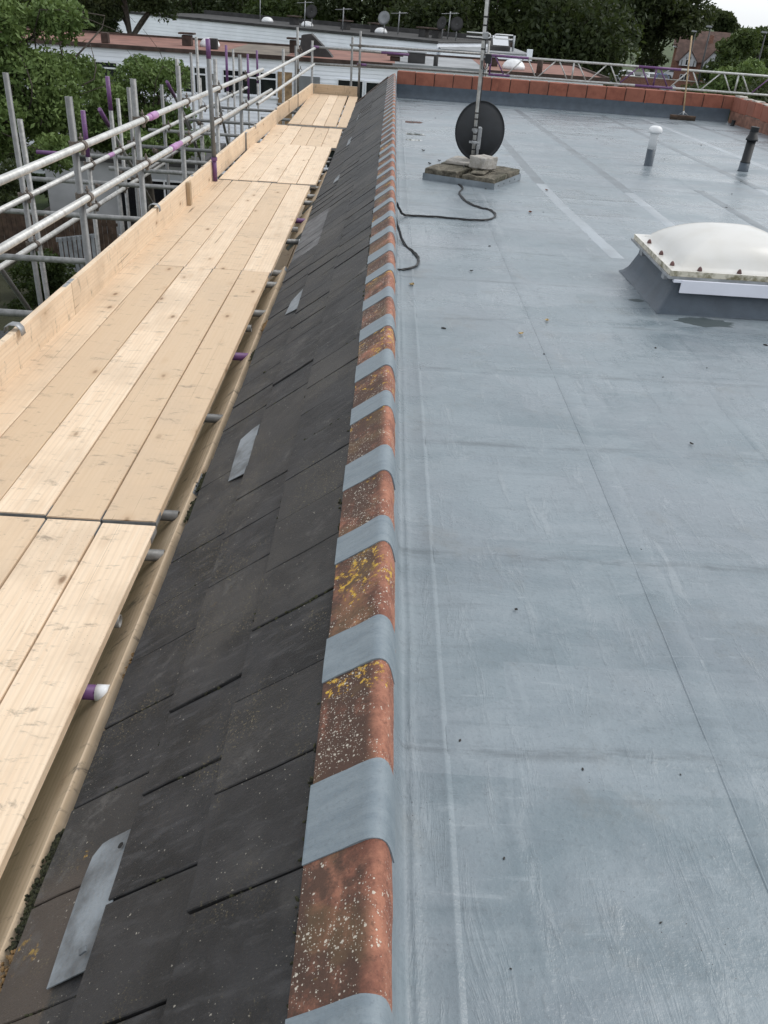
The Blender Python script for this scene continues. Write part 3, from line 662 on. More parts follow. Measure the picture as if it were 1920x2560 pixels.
# transoms under the boards; ends show beyond the inner edge
TE = [(1.98, -.80, 0), (2.34, -.86, 0), (2.76, -.80, 0), (3.06, -.81, 0), (4.04, -.79, 0), (4.94, -.76, 0), (5.46, -.85, -3.6), (5.78, -.79, 0), (6.47, -.80, 0), (6.80, -.80, -3.25), (7.83, -.75, 0), (8.30, -.82, -4.2), (8.67, -.73, 0), (9.53, -.77, 0), (9.88, -.74, -4.1), (10.35, -.74, 0), (10.75, -.78, -3.35), (11.21, -.73, 0), (11.5, -.76, -4.5), (12.15, -.73, 0), (12.46, -.72, -3.6), (13.26, -.67, 0), (14.05, -.68, -3.7), (14.92, -.66, 0), (15.48, -.64, -3.5), (16.28, -.66, 0), (17.4, -.66, -3.6), (18.6, -.66, 0), (.9, -.8, 0)]
for i, (y, xe, xl) in enumerate(TE):
    bands = ()
    xl_ = xl or -2.28; lnn = xe-xl_
    if y == 1.98: bands = ((lnn-.5, lnn-.001, 'purple'),)
    if y == 4.94: bands = ((lnn-.6, lnn-.001, 'purple'),)
    if y in (8.67,): bands = ((lnn-.4, lnn-.001, 'purple'),)
    if y == 11.5: bands = ((0, .35, 'purple'),)
    t = tube('transom', (xl_, y+random.uniform(-.03, .03), -.560), (xe, y, -.560), bands=bands)
    if y == 1.98: link('end_cap', tube_me('end_cap', Vector((xe-.035, y, -.56))-SCL, Vector((xe+.006, y, -.56))-SCL, .0275, hollow=False), 'white_plastic', t)
    if y == 7.83: link('end_cap', tube_me('end_cap', Vector((xe-.012, y, -.56))-SCL, Vector((xe+.006, y, -.56))-SCL, .0265, hollow=False), 'white_plastic', t)
    if xl: coupler((-3.20, y, -.60), (1.57, 0, 1.57))
for y in (2.4, 2.76+.12, 4.16, 5.6, 6.6, 9.7, 12.3): tube('transom', (-2.2, y, -.625), (-.915, y, -.625))
for y, top in ((12.2, .05), (16.9, .35), (17.6, -.1), (21.4, .2)): tube('standard', (-3.62, y, GZ), (-3.60, y+.04, top))
# rakers
for a, b, m in (((-3.38, 10.73, .09), (-3.38, 13.1, -1.65), .35), ((-3.38, 6.7, -.02), (-3.38, 8.7, -2.3), 0), ((-3.38, 14.1, .12), (-3.38, 15.6, -.7), .5), ((-3.38, 15.0, -.38), (-3.38, 17.1, -1.9), 0), ((-3.05, 16.0, .1), (-3.05, 18.3, -2.2), 0)):
    tube('brace', a, b, bands=((0, m, 'purple'),) if m else ())
# far end frame
tube('standard', (-1.70, 20.15, GZ), (-1.71, 20.15, .53)); tube('standard', (-.87, 20.18, GZ), (-.87, 20.18, .65)); tube('standard', (-.69, 20.02, -.53), (-.70, 20.02, .77)); tube('standard', (2.0, 20.15, GZ), (2.0, 20.15, .75))
tube('guard_rail', (-.92, 20.1, .50), (2.35, 20.1, .50)); tube('guard_rail', (-1.75, 20.21, .415), (.34, 20.23, .385), bands=((1.5, 2.09, 'purple'), (0, .18, 'purple')))
tube('guard_rail', (-1.68, 20.20, .095), (.12, 20.24, .12)); tube('guard_rail', (-.75, 20.1, .15), (2.45, 20.1, .14), bands=((0, .2, 'purple'),))
coupler((-.70, 20.07, .50), (0, 0, 1.57)); coupler((-.70, 20.07, .15), (0, 0, 1.57))
# lattice beam
LB = thing('lattice_beam', 'pale lattice girder with purple sections spanning beyond the far parapet', 'lattice beam', (0, 19.8, 0))
def lz(x): return -.006*(x-2.04)
def lt(name, x0, z0, x1, z1, r, mat='bright', bands=()): tube(name, (x0, 0, z0+lz(x0)), (x1, 0, z1+lz(x1)), mat, LB, r, bands, n=10)
lt('chord', 2.02, .50, 13, .50, .0242, bands=((0, .8, 'purple'), (3.1, 4.0, 'purple'))); lt('chord', 2.02, .148, 13, .148, .0242, bands=((0, .45, 'purple'), (3.1, 3.9, 'purple')))
for b in range(7):
    xa = 2.04+1.735*b
    lt('post', xa, .48, xa, .17, .018, 'purple' if b in (0, 2) else 'bright')
    for f0, f1 in ((.05, .17), (.39, .21), (.445, .555), (.775, .59), (.825, .94)):
        pu = (b == 0 and f0 < .1) or (b == 1 and f0 > .75) or (b == 2 and f0 < .1) or (b == 3 and f0 == .39)
        lt('lattice_bar', xa+1.735*f0, .48, xa+1.735*f1, .17, .0135, 'purple' if pu else 'bright')

# ================================================================== SCAFFOLD BOARDS
bay_words = ['nearest', 'second', 'third', 'fourth', 'fifth', 'farthest']
row_words = ['first', 'second', 'third', 'fourth', 'fifth']
def board_me(Lb, w=.2190, t=.038, seed=0):
    from mathutils import noise
    bm = bmesh.new(); bmesh.ops.create_cube(bm, size=1)
    for v in bm.verts: v.co = (v.co.x*w, v.co.y*Lb, v.co.z*t)
    bmesh.ops.bevel(bm, geom=[e for e in bm.edges if abs(e.verts[0].co.y-e.verts[1].co.y) > .1], offset=.003, segments=1, affect='EDGES')
    ln = [e for e in bm.edges if abs(e.verts[0].co.y-e.verts[1].co.y) > .1]
    bmesh.ops.subdivide_edges(bm, edges=ln, cuts=7)
    for v in bm.verts:
        v.co.z += .0035*noise.noise(Vector((v.co.y*.6, seed*5.1, 0))); v.co.x += .002*noise.noise(Vector((v.co.y*.5, seed*3.1, 4)))
    me = bpy.data.meshes.new('scaffold_board'); bm.to_mesh(me); bm.free(); return me
def band_me(w=.2190, t=.038):
    a, b, c = w/2, .0012, t/2-.006
    return join_me('end_band', [box_me('e', -a-b, a+b, -b, 0, -c, c), box_me('s', a, a+b, -b, .085, -c, c), box_me('s', -a-b, -a, -b, .085, -c, c)])
BND = band_me()
def board(Lb, loc, rot, label, seed, mat='pine_board', group='scaffold boards laid as the walkway', w=.2190):
    o = link('scaffold_board', board_me(Lb, w, seed=seed), mat, loc=loc, rot=rot); tag(o, label, 'board', group)
    link('end_band', BND, 'zinc', o, loc=(0, -Lb/2, 0)); link('end_band', BND, 'zinc', o, loc=(0, Lb/2, 0), rot=(0, 0, math.pi))
    return o
ZB = -.49-.019
bays = [(-1.02, 2.878, -.855, 5, 0), (2.882, 6.555, -.862, 5, .003), (6.562, 10.12, -.858, 5, .002), (10.13, 12.95, -.80, 5, .010), (12.955, 15.0, -.745, 5, .004), (14.97, 19.98, -.70, 5, .035)]
for bi, (y0, y1, xr, nb, up) in enumerate(bays):
    pitch = .2245 if bi < 3 else .2225
    if bi == 5: pitch = .196
    for r_ in range(nb):
        Lb = y1-y0-random.uniform(0, .014); xc = xr-pitch*(r_+.5)
        if bi == 5 and r_ == 0: y1b = y1; xc += .02
        board(Lb, (xc, (y0+y1)/2+random.uniform(-.012, .012), ZB+up+random.uniform(-.002, .003)), (0, random.uniform(-.008, .008), (.010 if bi >= 4 else 0)+random.uniform(-.0012, .0012)),
              f'pale pine scaffold board, {row_words[r_]} row from the tiled roof, {bay_words[bi]} length of the walkway', bi*10+r_, w=pitch-.008)
# toe boards on edge
def toe(x0, y0, x1, y1, z, label, seed, mat='pine_board', tilt=0):
    a, b = Vector((x0, y0, 0)), Vector((x1, y1, 0)); Lb = (b-a).length; ang = math.atan2(b.y-a.y, b.x-a.x)-math.pi/2
    return board(Lb, ((x0+x1)/2, (y0+y1)/2, z), (0, math.pi/2+tilt, ang), label, seed, mat, 'toe boards standing on edge')
toe(-1.99, 1.4, -1.99, 5.30, -.385, 'toe board on edge at the walkway left side, nearest the camera', 71)
toe(-1.99, 5.304, -1.985, 9.12, -.383, 'toe board on edge along the walkway, second from the camera', 72)
toe(-1.985, 8.9, -1.955, 12.75, -.388, 'toe board on edge behind the purple-footed pole', 73)
toe(-1.93, 12.3, -1.86, 15.2, -.385, 'fourth toe board from the camera along the walkway left side', 74)
toe(-1.86, 15.1, -1.76, 17.6, -.365, 'fifth toe board from the camera along the walkway left side', 75)
toe(-1.75, 17.5, -1.68, 19.95, -.36, 'last toe board at the far left corner of the walkway', 76)
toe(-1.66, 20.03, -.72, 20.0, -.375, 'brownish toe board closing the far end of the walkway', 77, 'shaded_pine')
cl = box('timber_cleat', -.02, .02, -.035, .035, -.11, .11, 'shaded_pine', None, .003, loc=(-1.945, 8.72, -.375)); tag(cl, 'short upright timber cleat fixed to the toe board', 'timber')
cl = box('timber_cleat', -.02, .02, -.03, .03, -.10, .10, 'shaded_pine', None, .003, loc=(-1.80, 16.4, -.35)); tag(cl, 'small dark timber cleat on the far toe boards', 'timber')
# toe-board clips (curved steel straps hooked over the boards)
for x, y, lab in ((-1.985, 4.42, 'bent steel clip over the nearest toe board'), (-1.985, 7.55, 'bent steel clip over the second toe board'), (-1.93, 13.0, 'bent steel clip over the fourth toe board')):
    pts = [(-.055, 0, -.02), (-.045, 0, .015), (-.02, 0, .028), (.015, 0, .026), (.034, 0, .005), (.038, 0, -.03)]
    V = []; F = []
    for px, _, pz in pts:
        for yy in (-.028, .028): V.append((px, yy, pz))
    for i in range(len(pts)-1): F.append((2*i, 2*i+1, 2*i+3, 2*i+2))
    o = link('toe_board_clip', pyd('toe_board_clip', V, F), 'zinc', loc=(x, y, -.272), smooth=True); md = o.modifiers.new('s', 'SOLIDIFY'); md.thickness = .004; tag(o, lab, 'clip', 'toe board clips')
# boards leaning on edge against the eave
def lean(y0, y1, xt, zt, label, seed, ang=.80):
    # top edge at (xt, zt); face looks up-left
    w_ = .2215; d = Vector((-math.cos(ang), 0, -math.sin(ang)))
    c = Vector((xt, (y0+y1)/2, zt))+d*(w_/2)
    o = board(y1-y0, c, (0, -ang, random.uniform(-.003, .003)), label, seed, 'shaded_pine', 'boards leaning against the eave'); return o
lean(-.9, 3.30, -.772, -.540, 'shade-toned weathered board leaning on edge between walkway and eave, nearest', 81)
lean(3.31, 6.90, -.770, -.540, 'shade-toned weathered board leaning on edge between walkway and eave, second', 82)
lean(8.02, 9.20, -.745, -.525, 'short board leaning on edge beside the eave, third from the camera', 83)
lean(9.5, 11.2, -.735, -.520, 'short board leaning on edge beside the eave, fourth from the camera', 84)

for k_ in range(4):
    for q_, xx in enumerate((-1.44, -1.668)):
        board(3.85, (xx, 7.6+3.9*k_, -2.52), (0, 0, random.uniform(-.002, .002)), f'shade-toned weathered board of the lower lift under the walkway, {row_words[k_]} length, {"inner" if q_ == 0 else "outer"} row', 90+k_*2+q_, 'shaded_pine', 'boards of the lower scaffold lift')
# moss and leaf litter along the eave
def moss(cx, y0, y1, n, label, seed, mat='moss', size=.012, spread=.016):
    rr = random.Random(seed); bm = bmesh.new()
    for i in range(n):
        s = size*(.4+rr.random()); p = slope_pt(cx+rr.gauss(-.004, spread), y0+(y1-y0)*rr.random(), .006+rr.random()*size)
        bmesh.ops.create_icosphere(bm, subdivisions=1, radius=1, matrix=Matrix.Translation(p) @ Euler((rr.random()*6, rr.random()*6, rr.random()*6)).to_matrix().to_4x4() @ Matrix.Diagonal((s, s, s*.6, 1)))
    me = bpy.data.meshes.new('moss_clump'); bm.to_mesh(me); bm.free(); o = link('moss_clump', me, mat); tag(o, label, 'moss', 'moss along the eave')
moss(-.738, 1.10, 1.42, 520, 'large dark moss clump at the eave nearest the camera', 1, size=.0065, spread=.011)
moss(-.736, 3.22, 3.36, 190, 'moss clump at the eave beside the board end plate', 2, size=.006, spread=.009); moss(-.736, 2.96, 3.12, 160, 'dark moss tuft at the eave just below the board end plate', 3, size=.006, spread=.009)
moss(-.733, 4.78, 4.92, 110, 'small moss tuft at the eave beside the purple pipe end', 4, size=.007, spread=.009); moss(-.733, 5.28, 5.45, 120, 'brown mossy leaf litter at the eave past the purple pipe', 5, 'straw', .008, .010)
moss(-.733, .9, 1.1, 70, 'strawy moss at the bottom left end of the eave', 6, 'straw', .006, .010); moss(-.733, 2.0, 2.12, 40, 'rusty leaf scrap at the eave by the white capped pipe', 7, 'straw', .006, .008)

# ================================================================== THINGS ON THE FLAT ROOF
# ---- aerial mast with dish
MX, MY = .885, 9.30
AM = thing('aerial_mast', 'metal aerial mast with black dish and dipole on a weighted tray', 'aerial', (MX, MY, dz(MY)))
ml = [(0, 0, .03), (-.012, 0, .9), (-.045, 0, 2.6)]
def mpt(z): # mast leans slightly
    z -= dz(MY); return Vector((-.0105*z/.9 if z < .9 else -.0105-.033*(z-.9)/1.7, 0, z))
link('mast', path_me('mast', [mpt(-.12), mpt(.4), mpt(.9), mpt(2.6)], .0185, 12), 'mast_alu', AM)
for z in (.06, .115, .20, .26, .325, .40, .455, 1.02, 1.10, 1.22, 1.29): link('tape', path_me('tape', [mpt(z), mpt(z+.014)], .0205, 12), 'tape_black', AM)
# cable run taped up the mast
link('mast_cable', path_me('mast_cable', smoothpath([mpt(z)+Vector((.022+.004*math.sin(z*9), -.008, 0)) for z in (-.10, .1, .3, .5, .7, .9, 1.1, 1.4, 1.8)], 4), .0045, 6), 'cable_black', AM)
# dish: shallow bowl seen from behind
def dish_me(w_, h_, depth):
    V = []; F = []; nr, na = 8, 40
    for side, off in ((0, 0), (1, .006)):
        for i in range(nr+1):
            r_ = i/nr
            for k_ in range(na):
                a = 2*math.pi*k_/na; V.append((w_/2*r_*math.cos(a), depth*r_*r_+(.004 if side else 0)+( -.006 if i == nr else 0)*0, h_/2*r_*math.sin(a)))
    for s in (0, 1):
        b = s*(nr+1)*na
        for i in range(nr):
            for k_ in range(na):
                j = (k_+1) % na; q = (b+i*na+k_, b+i*na+j, b+(i+1)*na+j, b+(i+1)*na+k_); F.append(q if s else q[::-1])
    for k_ in range(na):
        j = (k_+1) % na; a0 = nr*na; b0 = (2*nr+1)*na; F.append((a0+k_, a0+j, b0+j, b0+k_))
    return pyd('dish', V, F)
DI = link('dish', dish_me(.505, .565, .06), 'dish_black', AM, loc=(.055, .13, .282-dz(MY)), rot=(R(-8), 0, R(-4)), smooth=True); DI['label'] = 'black oval satellite dish seen from behind'
link('rim', path_me('rim', [(.2525*math.cos(a), .062, .2825*math.sin(a)) for a in np.linspace(0, 2*math.pi, 49)], .005, 6, False), 'dish_black', DI)
box('bracket', -.022, .022, .02, .10, .12-dz(MY), .33-dz(MY), 'zinc', AM, .006, loc=(.042, -.01, 0)); box('bracket_arm', -.016, .016, .02, .09, -.02-dz(MY), .16-dz(MY), 'zinc', AM, .004, loc=(.034, -.012, 0), rot=(R(4), 0, 0))
link('clamp', join_me('clamp', [ring_me('Z', (0, 0, 0), .019, .027, .03), box_me('b', -.055, .05, -.028, -.016, -.008, .008, .002), box_me('b', -.052, -.03, -.03, .03, -.007, .007, .002)]), 'zinc', AM, loc=mpt(.19)); link('clamp', join_me('clamp', [ring_me('Z', (0, 0, 0), .019, .025, .03), box_me('b', -.03, .03, .02, .06, -.01, .01, .002)]), 'zinc', AM, loc=mpt(.30))
# amplifier box and loops
box('amplifier_box', .018, .075, -.03, .03, .905-dz(MY), .99-dz(MY), 'black_plastic', AM, .006)
for s in (0, .022): link('cable_loop', path_me('cable_loop', smoothpath([(.03+s, -.03, .91-dz(MY)), (.02+s, -.045, .87-dz(MY)), (-.015+s, -.04, .86-dz(MY)), (-.02+s*.4, -.03, .93-dz(MY))], 5), .0035, 6), 'cable_black', AM)
# folded dipole: two flattened loops side by side
def loop_pts(x0, x1, zc, hh):
    P = [(x0, 0, zc+hh), (x1-hh, 0, zc+hh)]+[(x1-hh+hh*math.cos(a), 0, zc+hh*math.sin(a)) for a in np.linspace(math.pi/2, -math.pi/2, 9)[1:-1]]+[(x1-hh, 0, zc-hh), (x0, 0, zc-hh)]
    return P
zc = 1.142-dz(MY); dyo = -.035
for x0, x1 in ((-.19, .040), (.255, .080)):
    hh = .018; s = 1 if x1 > x0 else -1
    P = [(x0, dyo, zc+hh), (x1-s*hh, dyo, zc+hh)]+[(x1-s*hh+s*hh*math.cos(a), dyo, zc+hh*math.sin(a)) for a in np.linspace(math.pi/2, -math.pi/2, 9)[1:-1]]+[(x1-s*hh, dyo, zc-hh), (x0, dyo, zc-hh)]
    P = [(a, b, c-.012*(a)*.5) for a, b, c in P]; link('dipole', path_me('dipole', P, .0055, 8), 'white_plastic', AM)
box('dipole_clamp', -.035, .02, -.045, .02, zc-.03, zc+.03, 'zinc', AM, .004); link('dipole_boom', path_me('dipole_boom', [(-.19, dyo, zc-.012), (.26, dyo, zc-.016)], .004, 6), 'mast_alu', AM)
# weighted tray: square metal frame turned on the roof
TA = math.atan2(9.342-8.65, 1.411-1.061); TR = (1.061, 8.65)
u = Vector((math.cos(TA), math.sin(TA), 0)); v = Vector((-math.sin(TA), math.cos(TA), 0)); S = .775
TC = Vector((TR[0], TR[1], 0))+u*S/2+v*S/2
tr = thing('ballast_tray', 'square galvanised ballast tray lying skewed around the mast foot', 'tray', (TC.x, TC.y, dz(TC.y)+.002), TA)
for nm, a in (('side', (-S/2, S/2, -S/2, -S/2+.004)), ('side', (-S/2, S/2, S/2-.004, S/2)), ('side', (-S/2, -S/2+.004, -S/2+.005, S/2-.005)), ('side', (S/2-.004, S/2, -S/2+.005, S/2-.005))):
    box(nm, *a, 0, .062, 'tray_metal', tr)
box('base_plate', -S/2+.005, S/2-.005, -S/2+.005, S/2-.005, .002, .006, 'zinc', tr)
for i, a in enumerate((-.28, -.12, .05, .2)): link('bolt_hole', lathe_me('bolt_hole', [(.008, 0), (.008, .001)], 8), 'underlay', tr, loc=(a, -S/2-.0012, .03), rot=(R(90), 0, 0))
# in tray coordinates: u runs away-right, v runs away-left
def slab(name, u0, u1, v0, v1, z0, z1, label, seed, mat='slab', amp=.010, rz=0, tilt=0):
    me = roughen(box_me(name, -(u1-u0)/2, (u1-u0)/2, -(v1-v0)/2, (v1-v0)/2, 0, z1-z0, .010, 2), amp, 14, seed, 3)
    c = TC+u*((u0+u1)/2)+v*((v0+v1)/2)
    o = link(name, me, mat, loc=(c.x, c.y, dz(c.y)+z0), rot=(tilt, 0, TA+rz)); tag(o, label, 'slab', 'concrete ballast around the mast foot'); return o
slab('ballast_slab', -.375, -.01, .02, .375, .012, .115, 'mossy concrete slab filling the left corner of the ballast tray', 1)
slab('ballast_slab', -.375, -.01, -.375, -.03, .012, .100, 'mossy grooved slab at the front corner of the ballast tray', 2, amp=.014)
slab('ballast_slab', .01, .375, -.375, -.03, .012, .110, 'mossy slab with broken edge at the right corner of the tray', 3, amp=.014)
slab('ballast_slab', .01, .375, .02, .375, .012, .125, 'slab at the far corner of the tray behind the mast', 4)
slab('ballast_slab', -.02, .36, .04, .33, .127, .160, 'thin pale slab lying on the rear ballast slab', 5, 'pale_slab', .005, .1)
slab('concrete_block', -.16, .05, -.22, -.02, .135, .245, 'rough pale concrete block standing right of the mast foot', 6, 'pale_slab', .010, -.35)
slab('metal_channel', -.33, .25, -.20, -.06, .112, .130, 'flat grey strip under the concrete block on the tray', 7, 'slab', .004, .15)
# ---- cables
def cable(pts, label):
    t = thing('cable', label, 'cable', (pts[0][0], pts[0][1], dz(pts[0][1])), 0, 'aerial cables on the roof'); P = smoothpath([(x, y, dz(y)+z) for x, y, z in pts], 10); org = Vector(t.location)
    for s in range(3):
        Q = []
        for i, p in enumerate(P):
            a = i*.33+s*2.094; Q.append(p-org+Vector((math.cos(a)*.0055, math.sin(a)*.0055, .009+.004*math.sin(a+1))))
        link('strand', path_me('strand', Q, .0046, 6), 'cable_black', t)
cable([(.80, 9.20, .12), (.745, 9.0, .07), (.72, 8.89, .0), (.749, 8.594, 0), (.698, 8.293, 0), (.738, 7.889, 0), (.833, 7.653, 0), (.918, 7.565, 0), (.942, 7.348, 0), (.86, 7.152, 0), (.697, 7.094, 0), (.437, 7.126, 0), (.219, 7.113, 0), (.15, 7.06, .02), (.10, 7.02, .10), (.07, 7.0, .14)], 'black cable bundle snaking from the mast tray to the ridge')
cable([(.075, 6.50, .14), (.105, 6.42, .06), (.157, 6.104, 0), (.221, 5.872, 0), (.250, 5.703, 0), (.228, 5.503, 0), (.144, 5.39, 0), (.10, 5.37, 0)], 'short looping black cable bundle beside the ridge')
# ---- skylight
SX0, SX1, SY0, SY1, SZ = 1.665, 2.60, 4.83, 5.71, .165
SK = thing('skylight', 'opal domed skylight with grimy flange on a coated kerb with shade in its colour', 'skylight', ((SX0+SX1)/2, (SY0+SY1)/2, dz(5.2)))
so_ = Vector(SK.location)
def kerb_me():
    rings = []
    for off, z in ((.072, -.084), (.048, -.068), (.024, -.035), (.004, .01), (-.012, .05), (-.02, .125)):
        rings.append([(SX0-off+.03, SY0-off+.03), (SX1+off-.03, SY0-off+.03), (SX1+off-.03, SY1+off-.03), (SX0-off+.03, SY1+off-.03), z])
    V = []; F = []
    for r_ in rings:
        for i in range(4):
            a, b = Vector(r_[i]), Vector(r_[(i+1) % 4])
            for s in range(8):
                c = a.lerp(b, s/8); V.append(Vector((c.x, c.y, r_[4]-(K*(c.y-5.2) if r_[4] < 0 else 0)))-so_)
    n = 32
    for k_ in range(len(rings)-1):
        for i in range(n): j = (i+1) % n; F.append((k_*n+i, k_*n+j, (k_+1)*n+j, (k_+1)*n+i))
    return roughen(pyd('kerb', V, F), .004, 9, 3, 1)
link('kerb', kerb_me(), 'dark_shaded_coating', SK, smooth=True)
def sbox(name, x0, x1, y0, y1, z0, z1, mat, bev=0, parent=SK): return box(name, x0-so_.x, x1-so_.x, y0-so_.y, y1-so_.y, z0-so_.z, z1-so_.z, mat, parent, bev)
# lined shaft below the dome
V = []
for z in (.13, -.9):
    for a_, b_ in ((SX0+.06, SY0+.06), (SX1-.06, SY0+.06), (SX1-.06, SY1-.06), (SX0+.06, SY1-.06)): V.append(Vector((a_, b_, z))-so_)
link('shaft_lining', pyd('shaft_lining', V, [(0, 1, 5, 4), (1, 2, 6, 5), (2, 3, 7, 6), (3, 0, 4, 7), (4, 5, 6, 7)]), 'grey_pvc', SK)
# flat metal under-frame, flange lip and trim
uf = []
for a_ in ((SX0-.012, SX1+.012, SY0-.012, SY0+.058), (SX0-.012, SX1+.012, SY1-.058, SY1+.012), (SX0-.012, SX0+.058, SY0+.0581, SY1-.0581), (SX1-.058, SX1+.012, SY0+.0581, SY1-.0581)): uf.append(box_me('u', a_[0]-so_.x, a_[1]-so_.x, a_[2]-so_.y, a_[3]-so_.y, .120-so_.z, .134-so_.z))
link('under_frame', join_me('under_frame', uf), 'zinc', SK)
fl = []
for a in ((SX0, SX1, SY0, SY0+.012), (SX0, SX1, SY1-.012, SY1), (SX0, SX0+.012, SY0+.0121, SY1-.0121), (SX1-.012, SX1, SY0+.0121, SY1-.0121)):
    fl.append(box_me('lip', a[0]-so_.x, a[1]-so_.x, a[2]-so_.y, a[3]-so_.y, .1345-so_.z, SZ-.0015-so_.z))
link('flange_lip', join_me('flange_lip', fl), 'flange', SK)
def dome_me():
    n = 40; V = []; F = []; cx, cy, hx, hy = 0, 0, (SX1-SX0)/2, (SY1-SY0)/2
    for i in range(n+1):
        for j in range(n+1):
            uu, vv = -1+2*i/n, -1+2*j/n; fx, fy = min(1, abs(uu)/.86), min(1, abs(vv)/.86)
            h = .178*(.5*((1-fx**2.0)*(1-fy**2.0))**.55+.5*(1-max(fx, fy)**2.4)**.7) if fx < 1 and fy < 1 else 0
            V.append((uu*hx, vv*hy, SZ-so_.z+h))
    for i in range(n):
        for j in range(n): F.append((i*(n+1)+j, (i+1)*(n+1)+j, (i+1)*(n+1)+j+1, i*(n+1)+j+1))
    return pyd('dome', V, F)
DM = link('dome', dome_me(), 'dome', SK, smooth=True)
cap = lathe_me('bolt_cap', [(.014, 0), (.014, .006), (.011, .016), (.005, .024), (.001, .026)], 10)
for x, y in [(SX0+.035, SY0+.12), (SX0+.035, SY0+.36), (SX0+.035, SY0+.64), (SX0+.17, SY0+.03), (SX0+.40, SY0+.03), (SX0+.66, SY0+.03), (SX1-.04, SY0+.3), (SX1-.04, SY0+.6), (SX0+.3, SY1-.03), (SX0+.6, SY1-.03)]:
    link('bolt_cap', cap, 'cap_brown', SK, loc=(x-so_.x, y-so_.y, SZ-so_.z-.001))
sbox('trim', SX0+.065, SX1-.05, SY0-.022, SY0-.013, .045, .119, 'pvc_white', .002); sbox('drip_edge', SX0+.02, SX1, SY0-.018, SY0+.01, .102, .1195, 'pvc_white', .002)
for y in (SY0+.10, SY0+.62): sbox('fixing_tab', SX0-.004, SX0+.02, y, y+.05, .085, .1195, 'zinc', .002)
# ---- vent pipes
VP = thing('vent_pipe', 'white mushroom-capped vent pipe, lower half grey', 'vent pipe', (3.235, 11.13, dz(11.13)))
link('lower_pipe', lathe_me('lower_pipe', [(.056, 0), (.053, .004), (.0525, .19)], 24), 'dark_shaded_coating', VP); link('upper_pipe', lathe_me('upper_pipe', [(.0515, .18), (.0515, .39), (.045, .42)], 24), 'white_plastic', VP)
link('cap', lathe_me('cap', [(.03, .385), (.078, .375), (.084, .385), (.083, .405), (.072, .435), (.045, .450), (.01, .454)], 24), 'white_plastic', VP)
VB = thing('vent_pipe', 'tall black vent pipe with stepped collar and grey foot', 'vent pipe', (4.45, 11.21, dz(11.21)), 0); VB.rotation_euler = (0, R(1.5), 0)
link('foot', lathe_me('foot', [(.068, 0), (.062, .01), (.060, .10)], 24), 'dark_shaded_coating', VB); link('pipe', lathe_me('pipe', [(.061, .10), (.061, .112), (.0545, .113), (.0545, .36)], 24), 'black_plastic', VB)
link('collar', lathe_me('collar', [(.072, .352), (.072, .378), (.064, .379), (.064, .395), (.058, .396), (.058, .408), (.052, .409), (.052, .45)], 24), 'black_plastic', VB); link('top', lathe_me('top', [(.046, .44), (.050, .45), (.050, .50), (.052, .507), (.047, .508)], 24), 'black_plastic', VB)
ST = link('pipe_stub', lathe_me('pipe_stub', [(.04, 0), (.035, .01), (.035, .09), (.04, .10), (.03, .102)], 16), 'black_plastic', loc=(6.50, 17.45, dz(17.45)), rot=(0, R(6), 0)); tag(ST, 'short black pipe stub near the right corner of the parapets', 'pipe')
# ---- broom leaning on the far parapet
BR = thing('broom', 'long-handled yard broom leaning against the far parapet', 'broom', (5.70, 17.98, dz(18.0)))
hd = roughen(box_me('head', -.245, .245, -.035, .035, .045, .085, .006), .004, 8, 2, 1); link('head', hd, 'fence_wood', BR, rot=(0, 0, -.05))
link('bristles', roughen(box_me('bristles', -.24, .24, -.045, .04, 0, .048, .004), .006, 30, 1, 3), 'bristle', BR, rot=(0, 0, -.05))
link('handle', path_me('handle', [(0, .0, .07), (-.05, .12, .75), (-.10, .235, 1.42)], .0135, 10), 'broom_wood', BR); link('ferrule', path_me('ferrule', [(0, 0, .06), (-.006, .014, .16)], .018, 10), 'zinc', BR)
for s in (-1, 1): link('stay', path_me('stay', [(.10*s, 0, .085), (-.004, .012, .15)], .005, 6), 'zinc', BR)
# ---- leaves and specks
def leaf_me(sz, curl, seed):
    rr = random.Random(seed); V = []; n = 8
    for i in range(n+1):
        t = i/n; wd = math.sin(math.pi*t)**.8*.38*(1+.3*rr.random())
        for s in (-1, 0, 1): V.append(((t-.5)*sz, s*wd*sz, (curl*sz*(abs(s)*.5+(t-.5)**2*2)+.003)))
    F = []
    for i in range(n):
        for s in range(2): F.append((i*3+s, i*3+s+1, (i+1)*3+s+1, (i+1)*3+s))
    return pyd('fallen_leaf', V, F)
leaves = [(1.27, 7.586, .05, 'brown_leaf', 'red-brown leaf on the roof right of the cable loop'), (1.602, 8.789, .045, 'brown_leaf', 'small red-brown leaf right of the ballast tray'), (.59, 5.477, .04, 'dark_debris', 'dark curled leaf on the roof between ridge and skylight'), (.934, 4.51, .045, 'pale_leaf', 'pale brown curled leaf beside the long roof seam'), (.755, 4.252, .05, 'pale_leaf', 'flat tan leaf scrap left of the long roof seam'), (.193, 5.057, .06, 'pale_leaf', 'tan leaf beside the ridge below the short cable'), (1.278, 3.004, .03, 'dark_debris', 'dark twig scrap on the roof below the skylight'), (.479, 10.04, .06, 'dark_debris', 'dark leaf left of the ballast tray'), (.438, 11.09, .06, 'dark_debris', 'dark leaf beyond the ballast tray by the ridge'), (.60, 10.33, .05, 'dark_debris', 'curled leaf just behind the ballast tray'), (.429, 1.843, .018, 'dark_debris', 'dark fly-sized speck on the near roof, farthest of the near specks')]
for i, (x, y, s, m, lab) in enumerate(leaves):
    o = link('fallen_leaf', leaf_me(s*(.62 if y < 6 else .8), .35, i), m, loc=(x, y, dz(y)+.0015), rot=(0, 0, random.uniform(0, 6))); tag(o, lab, 'leaf', 'leaves on the roof')
